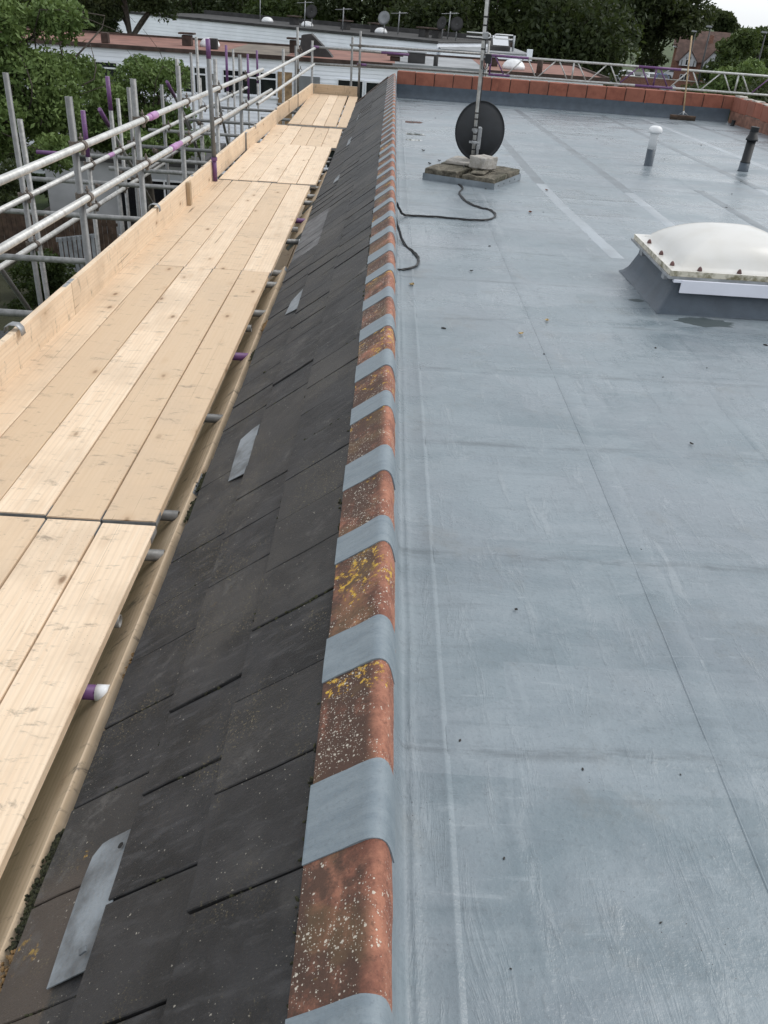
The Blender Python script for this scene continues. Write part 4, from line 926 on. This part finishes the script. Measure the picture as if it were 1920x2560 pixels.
specks = [(.306, 1.041, .012), (.581, .92, .010), (.293, .82, .008), (.507, 1.279, .014), (.724, 1.278, .009), (1.37, 3.747, .016), (.783, 6.235, .03), (.871, 2.199, .012), (1.637, 3.917, .012), (.836, 3.973, .014), (.24, 1.345, .016)]
rr = random.Random(77)
for _ in range(34): specks.append((rr.uniform(.3, 6.3), rr.uniform(3, 17.5), .018+.02*rr.random()))
bm = bmesh.new()
for x, y, s in [(x_, y_, s_*(.62 if y_ < 3 else .8)) for x_, y_, s_ in specks]: bmesh.ops.create_icosphere(bm, subdivisions=1, radius=1, matrix=Matrix.Translation((x, y, dz(y)+.002)) @ Euler((0, 0, rr.random()*6)).to_matrix().to_4x4() @ Matrix.Diagonal((s*.55, s*.3, s*.2, 1)))
me = bpy.data.meshes.new('grit'); bm.to_mesh(me); bm.free(); o = link('grit', me, 'dark_debris'); o['kind'] = 'stuff'; o['label'] = 'dark specks of grit and debris scattered over the flat roof'

# ================================================================== BACKGROUND BUILDINGS
def window(parent, x0, x1, z0, z1, y, mulls=(), trans=None, door=False, mat='pane'):
    f = []; t = .06
    f += [box_me('f', x0, x1, y-.05, y+.02, z1-t, z1), box_me('f', x0, x1, y-.05, y+.02, z0, z0+t), box_me('f', x0, x0+t, y-.05, y+.02, z0+t, z1-t), box_me('f', x1-t, x1, y-.05, y+.02, z0+t, z1-t)]
    for m in mulls: f.append(box_me('f', m-t/2, m+t/2, y-.048, y+.02, z0+t, z1-t))
    if trans: f.append(box_me('f', x0+t, x1-t, y-.046, y+.02, trans-t/2, trans+t/2))
    o = link('window', join_me('window', f), 'white_frame', parent)
    box('sill', x0-.06, x1+.06, y-.12, y-.051, z0-.05, z0-.001, 'white_frame', o)
    xs = [x0+t]+[m for m in mulls]+[x1-t]
    for a, b in zip(xs[:-1], xs[1:]): box('pane', a, b, y-.012, y-.004, z0+t, z1-t, mat, o)
    return o
AY, AT = 40.0, -1.02
A = thing('terrace_block', 'long white weatherboarded flat-roofed block beyond the scaffold, red and brown felt roof', 'building')
box('wall', -24, 9.0, AY, 48, GZ, AT-.02, 'white_clad', A)
z = AT-.10; i = 0
while z > GZ+.3:
    link('plank', prism_me('plank', [(AY-.034, z-.148), (AY-.012, z), (AY-.001, z), (AY-.001, z-.148)], 'x', -23.98, 8.98), 'white_clad', A); z -= .152; i += 1
box('roof_felt', -24.1, -7.3, AY-.1, 48.1, AT-.019, AT+.01, 'felt_red', A); box('roof_felt', -7.298, -4.6, AY-.1, 48.1, AT-.019, AT+.008, 'felt_brown', A); box('roof_felt', -4.598, .1, AY-.1, 48.1, AT-.019, AT+.012, 'felt_red', A)
box('roof_felt', .102, 4.0, AY-.1, 48.1, AT-.019, AT+.008, 'felt_grey', A); box('roof_felt', 4.002, 9.1, AY-.1, 48.1, AT-.019, AT+.012, 'felt_red', A)
for x0, x1, m in ((-24.1, .0, 'kerb_brown'), (.002, 4.0, 'felt_grey'), (4.002, 9.1, 'kerb_brown')): box('roof_edge', x0, x1, AY-.16, AY-.101, AT-.09, AT+.07, m, A)
box('roof_edge', -24.1, 9.1, 48.101, 48.2, AT-.09, AT+.10, 'kerb_brown', A); box('roof_edge', 9.101, 9.2, AY-.16, 48.2, AT-.09, AT+.09, 'kerb_brown', A)
# windows upper floor and lower floor
window(A, -8.95, -7.85, -2.62, -1.56, AY-.04, (-8.4,), -1.86); window(A, -7.2, -4.86, -2.55, -1.58, AY-.04, (-6.4, -5.6), -1.86); window(A, -2.32, -1.17, -2.75, -1.66, AY-.04, (), None); window(A, -1.12, -.02, -2.75, -1.68, AY-.04, (), None)
window(A, -13.6, -11.6, -2.62, -1.60, AY-.04, (-12.6,), -1.86); window(A, 1.2, 3.2, -2.7, -1.6, AY-.04, (2.2,), -1.9); window(A, -8.98, -7.8, -5.3, -4.45, AY-.04, (-8.4,)); window(A, -6.9, -5.0, -5.3, -4.3, AY-.04, (-6,)); window(A, -3.6, -1.8, -5.3, -4.3, AY-.04, (-2.7,))
box('door', -4.16, -3.05, AY-.06, AY-.036, -3.6, -1.66, 'door_grey', A); box('timber_panel', -4.84, -4.24, AY-.07, AY-.035, -6.2, -1.56, 'timber_panel', A)
# roof clutter on A
def dome_light(parent, x, y, z, s=1.0):
    d = lathe_me('rooflight', [(.45*s, 0), (.46*s, .12*s), (.44*s, .14*s), (.40*s, .22*s), (.28*s, .32*s), (.1*s, .36*s), (.01, .365*s)], 18); return link('rooflight', d, 'white_plastic', parent, loc=(x, y, z))
def vent_stack(parent, x, y, z, w_=.5, h_=.5, m='kerb_brown', cap=True):
    o = box('vent_stack', -w_/2, w_/2, -w_/2, w_/2, 0, h_, m, parent, .02, loc=(x, y, z))
    if cap: box('cap', -w_*.8, w_*.8, -w_*.7, w_*.7, h_+.03, h_+.10, 'kerb_brown', o)
    return o
zr = AT+.014
dome_light(A, -8.35, 43.5, zr); vent_stack(A, -9.3, 43.2, zr, .42, .42); vent_stack(A, -7.9, 42.0, zr, .35, .42, 'felt_dark', False); vent_stack(A, -12.4, 41.2, zr, .3, .4, 'kerb_brown', False); vent_stack(A, -4.5, 43.4, zr, .4, .5)
tn = link('tent_hood', prism_me('tent_hood', [(-.75, 0), (-.62, .78), (-.2, .85), (.55, .22), (.75, 0)], 'y', -.4, .4), 'felt_dark', A, loc=(-3.4, 42.2, zr)); box('roof_box', -.38, .38, -.3, .3, 0, .40, 'felt_dark', A, .02, loc=(1.05, 42.2, zr)); box('roof_box_lid', -.42, .42, -.34, .34, .401, .44, 'felt_grey', A, loc=(1.05, 42.2, zr))
link('vent_pipe', lathe_me('vent_pipe', [(.1, 0), (.1, .4)], 10), 'felt_dark', A, loc=(1.85, 40.8, zr)); dome_light(A, 5.4, 42.3, zr, 1.1); vent_stack(A, 4.6, 43.6, zr, .4, .35); link('vent_pipe', lathe_me('vent_pipe', [(.13, 0), (.12, .55)], 10), 'kerb_brown', A, loc=(6.3, 40.6, zr)); vent_stack(A, .1, 42.6, zr, .45, .16)
# block B behind, turned
B = thing('terrace_block', 'farther white block with dark flat roof, aerials and dishes along its top', 'building', (2.5, 55.0, 0), math.atan2(55.0-70.5, 2.5+20))
BL = 28; BT = -.68   # local -x runs along the facade to the left
box('wall', -BL, 0, 0, 9, GZ, BT, 'white_clad', B); box('roof_felt', -BL-.05, .05, -.05, 9.05, BT+.001, BT+.05, 'felt_dark', B); box('roof_edge', -BL-.1, .1, -.12, -.051, BT-.03, BT+.12, 'felt_dark', B); box('roof_edge', -BL, 0, 9.06, 9.2, BT-.1, BT+.32, 'felt_dark', B)
for k_ in range(6): link('plank', prism_me('plank', [(-.03, BT-.1-.2*k_-.19), (-.01, BT-.1-.2*k_), (-.001, BT-.1-.2*k_), (-.001, BT-.1-.2*k_-.19)], 'x', -BL+.02, -.02), 'white_clad', B)
def yagi(parent, x, y, z, h=1.4, n=8):
    o = link('aerial', path_me('aerial', [(0, 0, 0), (.05, 0, h)], .035, 6), 'zinc', parent, loc=(x, y, z)); p = [path_me('b', [(-.5, 0, h-.15), (.6, 0, h-.05)], .02, 5)]
    for i in range(n): p.append(path_me('e', [(-.45+.14*i, -.25, h-.14+.01*i), (-.45+.14*i, .25, h-.14+.01*i)], .012, 5))
    link('elements', join_me('elements', p), 'zinc', o); return o
def far_dish(parent, x, y, z, r_=.4, rz=0, m='felt_dark'):
    o = link('satellite_dish', lathe_me('satellite_dish', [(.02, 0), (r_*.5, .04), (r_, .13), (r_*1.02, .14), (r_*.5, .07), (.02, .03)], 18), m, parent, loc=(x, y, z+r_+.5), rot=(R(75), 0, rz)); link('pole', path_me('pole', [(0, 0, 0), (0, 0, r_+.55)], .03, 6), 'zinc', parent, loc=(x, y, z)); return o
for x, y in ((-17.5, 5), (-13, 4), (-7.2, 4.5)): dome_light(B, x, y, BT+.05, .9)
for x, y, h_ in ((-18.2, 5, 1.6), (-12.4, 3, 1.5), (-9.2, 3, 1.3), (-6.2, 5, 1.3), (-2.4, 5, 1.5)): yagi(B, x, y, BT+.05, h_)
far_dish(B, -12.6, 4, BT, .42, .3); far_dish(B, -6.6, 4, BT, .4, .2, 'felt_grey'); far_dish(B, -1.2, 4, BT, .4, .3); far_dish(B, -2.2, 4, BT, .38, -.2)
for x in (-15, -10.5, -4.2, -3.2, -8): vent_stack(B, x, 5, BT+.05, .5, .45, 'felt_dark')
# block C to the right of it
Cb = thing('terrace_block', 'low grey-roofed block with one tilted rooflight, right of the white block', 'building', (2.7, 53.2, 0), R(1))
box('wall', 0, 5.0, 0, 8, GZ, -.92, 'white_clad', Cb); box('roof_felt', -.05, 5.05, -.05, 8.05, -.919, -.86, 'felt_grey', Cb); box('roof_edge', -.05, 5.05, 8.06, 8.2, -.95, -.62, 'kerb_brown', Cb); box('corner_post', 4.75, 5.06, -.06, .1, -1.3, -.60, 'white_clad', Cb)
hl = link('rooflight', prism_me('rooflight', [(-.3, 0), (.5, 0), (.5, .75), (-.3, .22)], 'x', -.55, .55), 'felt_dark', Cb, loc=(3.5, 2.2, -.86)); link('glass', pyd('glass', [(-.45, -.24, .285), (.45, -.24, .285), (.45, .44, .735), (-.45, .44, .735)], [(0, 1, 2, 3)]), 'roof_glass', hl)
link('vent_pipe', lathe_me('vent_pipe', [(.06, 0), (.06, .8)], 8), 'grey_pvc', Cb, loc=(4.3, 2.5, -.86))
# lower white extension and gardens at the left
EX = thing('garden_extension', 'low white-rendered garden extension with dark patio doors behind the scaffold', 'building')
box('wall', -11.6, -6.4, 30.2, 35, GZ, -3.9, 'render', EX); box('roof', -11.75, -6.25, 30.05, 35, -3.899, -3.78, 'felt_dark', EX); window(EX, -9.2, -6.7, GZ+.05, -4.35, 30.16, (-8.4, -7.55)); 
FE = thing('garden_fence', 'dark brown close-boarded garden fence below the scaffold', 'fence', (-14.5, 26.2, GZ))
for i in range(44): link('fence_board', box_me('fence_board', 0, .135, 0, .02, .03, 1.55+random.uniform(-.02, .03), 0), 'fence_wood', FE, loc=(i*.145, random.uniform(-.006, .006), 0))
for z in (.35, 1.25): box('rail', 0, 6.4, .03, .08, z, z+.09, 'fence_wood', FE)
GT = thing('trellis_panel', 'pale grey slotted plastic panel leaning beside the brown fence', 'panel', (-9.5, 25.0, GZ), R(40))
for i in range(8): box('slat', i*.14, i*.14+.10, 0, .03, .05, 1.1, 'grey_mesh', GT)
box('rail', -.05, 1.15, .031, .06, 1.0, 1.12, 'grey_mesh', GT); box('rail', -.05, 1.15, .031, .06, .05, .17, 'grey_mesh', GT)
for k_, (x, y, lab) in enumerate(((-8.05, 17.2, 'black wheelie bin in the yard below the scaffold, left'), (-7.3, 17.4, 'black wheelie bin in the yard below the scaffold, right'))):
    b = thing('wheelie_bin', lab, 'bin', (x, y, GZ), R(10)); link('body', prism_me('body', [(-.24, .05), (.24, .05), (.29, .95), (-.29, .95)], 'y', -.3, .3), 'bin_black', b); box('lid', -.31, .31, -.34, .34, .951, 1.02, 'bin_black', b, .02)
    for s in (-.2, .2): link('wheel', lathe_me('wheel', [(.1, -.03), (.1, .03)], 12), 'tyre', b, loc=(s, .3, .1), rot=(0, R(90), 0))

# ================================================================== TREES
def leaf_cloud(name, blobs, count, size, mat, seed, clump=.5, flat=.7, droop=0):
    """blobs: (centre, (rx,ry,rz)). Each blob carries many lobes; leaves gather on the upper shell of a lobe, so lobes have lit tops, dark undersides and gaps between"""
    g = np.random.default_rng(seed); vol = np.array([b[1][0]*b[1][1]*b[1][2] for b in blobs])**.70; vol = vol/vol.sum(); P = []
    for (c, r_), f in zip(blobs, vol):
        n = int(count*f); r_ = np.array(r_); ncl = int(np.clip(2.2*(r_.prod()**(1/3)/clump)**2, 6, 160)); d = g.normal(size=(ncl, 3)); d /= np.linalg.norm(d, axis=1)[:, None]
        d *= (.45+.62*g.random(ncl)**.7)[:, None]; cen = np.array(c)+d*r_; cs = clump*(.45+1.0*g.random(ncl)); wgt = cs**2; idx = g.choice(ncl, n, p=wgt/wgt.sum())
        e = g.normal(size=(n, 3)); e[:, 2] = e[:, 2]*.8+.35; e /= np.linalg.norm(e, axis=1)[:, None]
        rad = np.where(g.random(n) < .72, .75+.35*g.random(n), 1.25*g.random(n))
        P.append(cen[idx]+e*np.array([1.15, 1.15, .72])*(cs[idx]*rad)[:, None]+g.normal(size=(n, 3))*clump*.06)
    P = np.concatenate(P); n = len(P)
    a = g.normal(size=(n, 3)); a[:, 2] -= droop; a /= np.linalg.norm(a, axis=1)[:, None]; b = g.normal(size=(n, 3)); b -= a*(a*b).sum(1)[:, None]; b /= np.linalg.norm(b, axis=1)[:, None]
    s = size*(.55+.9*g.random(n))[:, None]
    V = np.empty((n, 4, 3)); V[:, 0] = P-a*s; V[:, 1] = P+b*s*.45; V[:, 2] = P+a*s; V[:, 3] = P-b*s*.45
    me = bpy.data.meshes.new(name); me.vertices.add(4*n); me.vertices.foreach_set('co', V.ravel()); me.loops.add(4*n); me.loops.foreach_set('vertex_index', np.arange(4*n, dtype=np.int32))
    me.polygons.add(n); me.polygons.foreach_set('loop_start', np.arange(0, 4*n, 4, dtype=np.int32)); me.polygons.foreach_set('loop_total', np.full(n, 4, dtype=np.int32)); me.update(); me.validate(); me.materials.append(MT[mat]); return me
def tree(name, label, base, blobs, count, size, mat, seed, clump=.5, trunk=.25, group=None, limbs=7, twigs=0):
    t = thing(name, label, 'tree', base, 0, group); b0 = Vector(base); rr = random.Random(seed)
    bl = [((Vector(c)-b0)[:], r_) for c, r_ in blobs]
    link('crown', leaf_cloud('crown', bl, count, size, mat, seed, clump), None, t)
    top = Vector(bl[0][0]); fork = top*.45; fork.z = max(.8, (top.z-bl[0][1][2])*.85); parts = [path_me('t', smoothpath([(0, 0, -.1), fork*.5+Vector((.1, .1, 0)), fork], 4), list(np.linspace(trunk, trunk*.7, 9)), 8)]
    for i in range(limbs):
        c, r_ = bl[i % len(bl)]; e = Vector(c)+Vector((rr.uniform(-.7, .7)*r_[0], rr.uniform(-.7, .7)*r_[1], rr.uniform(-.2, .8)*r_[2])); m_ = fork.lerp(e, .5)+Vector((rr.gauss(0, .3), rr.gauss(0, .3), .4))
        parts.append(path_me('l', smoothpath([fork, m_, e], 5), list(np.linspace(trunk*.5, trunk*.06, 11)), 6))
        for _ in range(twigs):
            q = m_.lerp(e, rr.random()); parts.append(path_me('w', smoothpath([q, q+Vector((rr.gauss(0, .5), rr.gauss(0, .5), rr.gauss(.3, .5))), q+Vector((rr.gauss(0, 1), rr.gauss(0, 1), rr.gauss(.6, .8)))], 3), list(np.linspace(trunk*.09, trunk*.03, 7)), 5))
    link('trunk', join_me('trunk', parts), 'bark', t); return t
tree('garden_tree', 'big light green tree filling the left edge behind the scaffold', (-10.2, 20.5, GZ), [((-10.3, 20.5, -.8), (2.7, 2.4, 1.8)), ((-8.0, 19.8, -1.5), (1.2, 1.3, .8)), ((-7.7, 21.0, -.2), (.95, 1.1, 1.0)), ((-9.2, 18.8, -1.9), (1.4, 1.3, .7))], 90000, .060, 'leaf_light', 11, .58, .24, limbs=12, twigs=5)
tree('garden_tree', 'rounded bushy green tree between the scaffold poles and the white block', (-7.3, 27.0, GZ), [((-7.4, 27, -1.35), (1.1, 1.1, .95)), ((-6.9, 26.5, -2.35), (1.4, 1.2, .8)), ((-8.9, 27, -2.25), (1.2, 1.2, .8))], 45000, .060, 'leaf_light', 12, .48, .15, limbs=8, twigs=2)
tree('oak_tree', 'dark oak hanging its leaves over the block roofs at top left', (-13.8, 50.4, GZ), [((-13.8, 50.2, 1.6), (3.2, 2, 2.0)), ((-15.0, 49.9, -.1), (1.2, .9, .85)), ((-12.4, 49.9, .1), (.9, .8, .75))], 16000, .11, 'leaf_dark', 13, .4, .25, limbs=7, twigs=2)
fb = [(-19.5, 92, 8, 7, 0), (-15.5, 96, 7, 7, 1), (-11.5, 88, 6, 6.5, 0), (-8.3, 100, 6, 6.0, 1), (-4.8, 84, 5.2, 6.2, 2), (-1.2, 78, 4.6, 6.3, 0), (1.9, 84, 5, 7, 1), (4.9, 74, 4.6, 6.6, 0), (8.0, 76, 4.6, 7, 2), (9.9, 72, 3.6, 7, 1), (13.0, 140, 8, 11, 0), (15.3, 146, 5.4, 11.5, 0)]
fl_ = ['far left', 'left of the red gabled house', 'over the left end of the white block', 'beside the distant red roof', 'paler green above the white block', 'above the middle of the far white block', 'behind the mast top', 'right of the mast top', 'lighter green above the tilted rooflight', 'above the right end of the felt roof', 'above the lattice beam, second from the sky gap', 'next to the sky gap']
for i, ((az, ds, rx, rz_, tone), lab) in enumerate(zip(fb, fl_)):
    c = az_pt(az, ds, GZ); rr = random.Random(i); bl = [(c+Vector((0, 0, 6.5 if ds < 120 else 13.2)), (rx, rx*.8, rz_))]
    for q in range(4): bl.append((c+Vector((rr.uniform(-.7, .7)*rx, rr.uniform(-.5, .1)*rx, rr.uniform(2.5, 9)*(1 if ds < 120 else 1.6)+(0 if ds < 120 else 1))), (rx*.5, rx*.5, rz_*.42)))
    tree('woodland_tree', f'dark broadleaf tree behind the blocks, {lab}', c, bl, 15000 if ds < 120 else 30000, .21 if ds < 120 else .32, ['leaf_dark', 'leaf_dark', 'leaf_mid'][tone], 30+i, 1.5, .45, 'trees behind the blocks', limbs=5)
# a low dark hedge line fills the foot of the wood
hb = [(az_pt(a, 104, GZ+2.2), (5, 3, 3.4)) for a in np.arange(-24, 10.5, 3.0)]
o = link('wood', leaf_cloud('wood', hb, 26000, .38, 'leaf_dark', 99, 1.6), None); o['kind'] = 'stuff'; o['label'] = 'dark mass of undergrowth behind the row of trees'
def simple_tree(az, ds, zc_, rx, rz_, mat, lab, seed, n=9000, sz=.3):
    c = az_pt(az, ds, GZ); return tree('street_tree', lab, c, [((c.x, c.y, zc_), (rx, rx, rz_)), ((c.x+rx*.4, c.y, zc_-rz_*.4), (rx*.7, rx*.7, rz_*.7)), ((c.x-rx*.4, c.y, zc_-rz_*.3), (rx*.6, rx*.6, rz_*.6))], n, sz, mat, seed, .9, .3, 'trees around the street', limbs=5)
simple_tree(18.55, 210, 1.2, 2.4, 2.1, 'leaf_dark', 'lone round dark tree against the white sky', 60, 7000, .42)
simple_tree(20.5, 150, -1.5, 2.4, 2.0, 'leaf_mid', 'green tree at the right edge above the timbered house', 61)
simple_tree(20.1, 112, -2.4, 3.2, 2.6, 'leaf_mid', 'bushy green tree covering the right end of the timbered house', 62, 11000, .24)
simple_tree(20.6, 92, -3.8, 2.8, 2.0, 'leaf_light', 'lower light green tree at the right edge beyond the lattice beam', 63, 9000, .2)
simple_tree(19.2, 96, -5.2, 3.4, 1.3, 'leaf_dark', 'low dark shrubbery below the lattice beam near the right edge', 64, 8000, .2)
simple_tree(22.6, 52, -3.6, 3.4, 2.0, 'leaf_dark', 'dark shrub mass beyond the right parapet', 65, 9000, .16)
simple_tree(17.5, 220, -1.8, 2.6, 1.3, 'leaf_mid', 'pale distant tree beside the tall wood edge', 66, 5000, .4)
simple_tree(24.5, 160, -2.0, 4, 2.2, 'leaf_mid', 'distant tree outside the right edge', 67, 5000, .4)
for i, (x, y, r_, h_, lab) in enumerate(((-14.6, 29.5, 2.0, 2.9, 'tall bush added to darken the left edge behind the brown fence'), (-12.2, 33.5, 1.6, 2.6, 'bush added to darken the garden beside the white extension'), (-16.5, 36, 2.4, 3.6, 'large bush added to darken the left end of the white block'), (-12.8, 37.6, 1.7, 2.7, 'bush added to darken the foot of the white block wall'))):  # bushes added to darken the view below the big tree
    t = thing('darkening_bush', lab, 'bush', (x, y, GZ), 0, 'bushes added to darken the gardens'); link('foliage', leaf_cloud('foliage', [((0, 0, h_*.5), (r_, r_*.7, h_*.5))], 9000, .085, 'leaf_dark', 180+i, .45), None, t)
# shrubs in the garden below
for i, (x, y, r_, lab) in enumerate(((-12.6, 22.6, 1.1, 'dark garden shrub under the big tree, left'), (-9.2, 22.3, .9, 'low garden shrub under the big tree, right'), (-5.4, 24, .9, 'small shrub beneath the scaffold ledgers'))):
    t = thing('shrub', lab, 'shrub', (x, y, GZ), 0, 'shrubs in the garden'); link('foliage', leaf_cloud('foliage', [((0, 0, .6), (r_, r_, .7))], 5000, .06, 'leaf_hedge', 80+i, .3), None, t)

# ================================================================== STREET AT THE RIGHT
HP = az_pt(18.2, 128, GZ)
H = thing('timbered_house', 'red-brown tiled house with black and white timbered gables, beyond the car park', 'house', HP, R(-18)); H.scale = (.62, .62, .62)
box('wall', -6, 6, 0, 8, 0, 4.9, 'brick_wall', H)
link('roof', prism_me('roof', [(-.4, 4.8), (4, 8.6), (8.4, 4.8)], 'x', -6.4, 6.4), 'roof_tile_red', H)
for gx, nm in ((-3.6, 0), (1.2, 1)):
    g_ = link('gable', prism_me('gable', [(gx-1.7, 4.0), (gx+1.7, 4.0), (gx+1.7, 4.9), (gx, 6.9), (gx-1.7, 4.9)], 'y', -1.0, .5), 'render', H)
    for sx in (-1.2, -.4, .4, 1.2): box('beam', gx+sx-.07, gx+sx+.07, -1.06, -1.001, 4.0, 5.0+(1.2-abs(sx))*.9, 'timber_black', g_)
    link('roof', prism_me('roof', [(gx-2.1, 4.45), (gx, 7.05), (gx+2.1, 4.45), (gx+2.1, 4.65), (gx, 7.3), (gx-2.1, 4.65)], 'y', -1.3, 3.5), 'roof_tile_red', H)
    window(H, gx-.5, gx+.5, 4.1, 5.2, -1.07, (gx,))
box('bay', .2, 2.2, -.9, .0, 0, 3.2, 'render', H); window(H, .5, 1.9, 1.2, 2.5, -.9, (1.2,)); window(H, -4.6, -2.8, 1.1, 2.4, -.02, (-3.7,)); box('chimney', -.4, .4, 3.6, 4.4, 8.0, 9.7, 'brick_wall', H)
H2 = thing('brick_house', 'dark tiled house roof behind the timbered house under the trees', 'house', az_pt(17.7, 165, GZ), R(-16)); H2.scale = (.8, .8, .8); box('wall', -5, 5, 0, 8, 0, 4.6, 'brick_wall', H2); link('roof', prism_me('roof', [(-.4, 4.5), (4, 7.6), (8.4, 4.5)], 'x', -5.4, 5.4), 'roof_tile_red', H2); box('fascia', -5.4, 5.4, -.5, -.41, 4.4, 4.62, 'white_frame', H2); window(H2, -2, -.4, 2.4, 3.8, -.02); window(H2, 1, 2.6, 2.4, 3.8, -.02)
H3 = thing('brick_house', 'small distant brick house with red roof showing between trees above the white block', 'house', az_pt(-8.9, 118, GZ), R(10)); box('wall', -3, 3, 0, 6, 0, 3.4, 'brick_wall', H3); link('roof', prism_me('roof', [(-.3, 3.3), (3, 5.6), (6.3, 3.3)], 'x', -3.3, 3.3), 'roof_tile_red', H3); window(H3, -1.5, 0, 1.8, 3, -.02, (-.75,))
# car-park wall
GWp = az_pt(17.2, 112, GZ); gw = thing('garden_wall', 'long low brick wall at the back of the car park', 'wall', GWp, R(-14)); box('wall', -7, 9, 0, .25, 0, 1.6, 'brick_wall', gw); box('coping', -7.05, 9.05, -.04, .29, 1.601, 1.68, 'mortar', gw)
def car(x, y, rz, paint, label):
    t = thing('parked_car', label, 'car', (x, y, GZ+.01), rz, 'cars in the car park')
    prof = [(-2.1, .28), (2.1, .28), (2.15, .62), (2.0, .82), (1.1, .92), (.45, 1.40), (-1.1, 1.45), (-1.85, .98), (-2.12, .90)]
    me = prism_me('body', prof, 'x', -.86, .86); bm = bmesh.new(); bm.from_mesh(me)
    for v_ in bm.verts:
        if v_.co.z > 1.2: v_.co.x *= .78
    bmesh.ops.bevel(bm, geom=bm.edges[:], offset=.05, segments=2, affect='EDGES'); bm.to_mesh(me); bm.free(); link('body', me, paint, t)
    link('windscreen', pyd('windscreen', [(-.72, 1.02, .985), (.72, 1.02, .985), (.60, .52, 1.36), (-.60, .52, 1.36)], [(0, 1, 2, 3)]), 'pane', t); link('rear_window', pyd('rear_window', [(.70, -1.80, 1.05), (-.70, -1.80, 1.05), (-.60, -1.20, 1.42), (.60, -1.20, 1.42)], [(0, 1, 2, 3)]), 'pane', t)
    for s in (-1, 1):
        link('side_window', pyd('side_window', [(s*.845, .88, .96), (s*.845, -1.5, 1.02), (s*.70, -1.05, 1.38), (s*.70, .38, 1.34)], [(0, 1, 2, 3)]), 'pane', t)
        box('headlight', s*.55-.16, s*.55+.16, 2.06, 2.16, .60, .76, 'lamp_glass', t)
        for yy in (-1.3, 1.35): wl = link('wheel', lathe_me('wheel', [(.22, -.11), (.31, -.11), (.31, .11), (.22, .11)], 16), 'tyre', t, loc=(s*.80, yy, .31), rot=(0, R(90), 0)); link('rim', lathe_me('rim', [(.2, -.113), (.2, .113)], 12), 'zinc', wl)
for az, el, rz, m, lab in ((13.2, -3.30, 15, 'car_silver', 'silver parked car nearest the felt roof corner'), (13.95, -3.38, 10, 'car_white', 'white parked car, second from the felt roof corner'), (15.4, -3.40, 20, 'car_white', 'white parked car behind the purple part of the lattice beam'), (16.15, -3.72, -60, 'car_white', 'white car below the lattice beam, nearest of the parked cars'), (16.9, -3.80, -70, 'car_silver', 'pale silver car parked low behind the parapet'), (15.9, -3.40, 12, 'car_blue', 'dark blue parked car between white ones'), (16.9, -3.02, 80, 'car_white', 'white car farthest back by the brick wall')):
    ds = 7.5/math.tan(R(-el)); p = az_pt(az, ds); car(p.x, p.y, R(180-az+rz), m, lab)
def lamp(az, ds, h, lab):
    p = az_pt(az, ds, GZ); t = thing('street_lamp', lab, 'street lamp', p, R(-az), 'street lamps'); link('column', path_me('column', [(0, 0, 0), (0, 0, h*.5), (0, 0, h)], [.11, .09, .06], 8), 'lamp_post', t); link('lantern', prism_me('lantern', [(-.5, 0), (.15, -.04), (.15, .12), (-.4, .16)], 'y', -.14, .14), 'zinc', t, loc=(0, 0, h))
lamp(18.0, 105, 7.05, 'dark street lamp column in front of the timbered house'); lamp(20.95, 105, 6.9, 'street lamp at the right edge of the picture'); lamp(17.25, 118, 6.4, 'street lamp beside the tall wood edge, left of the others')
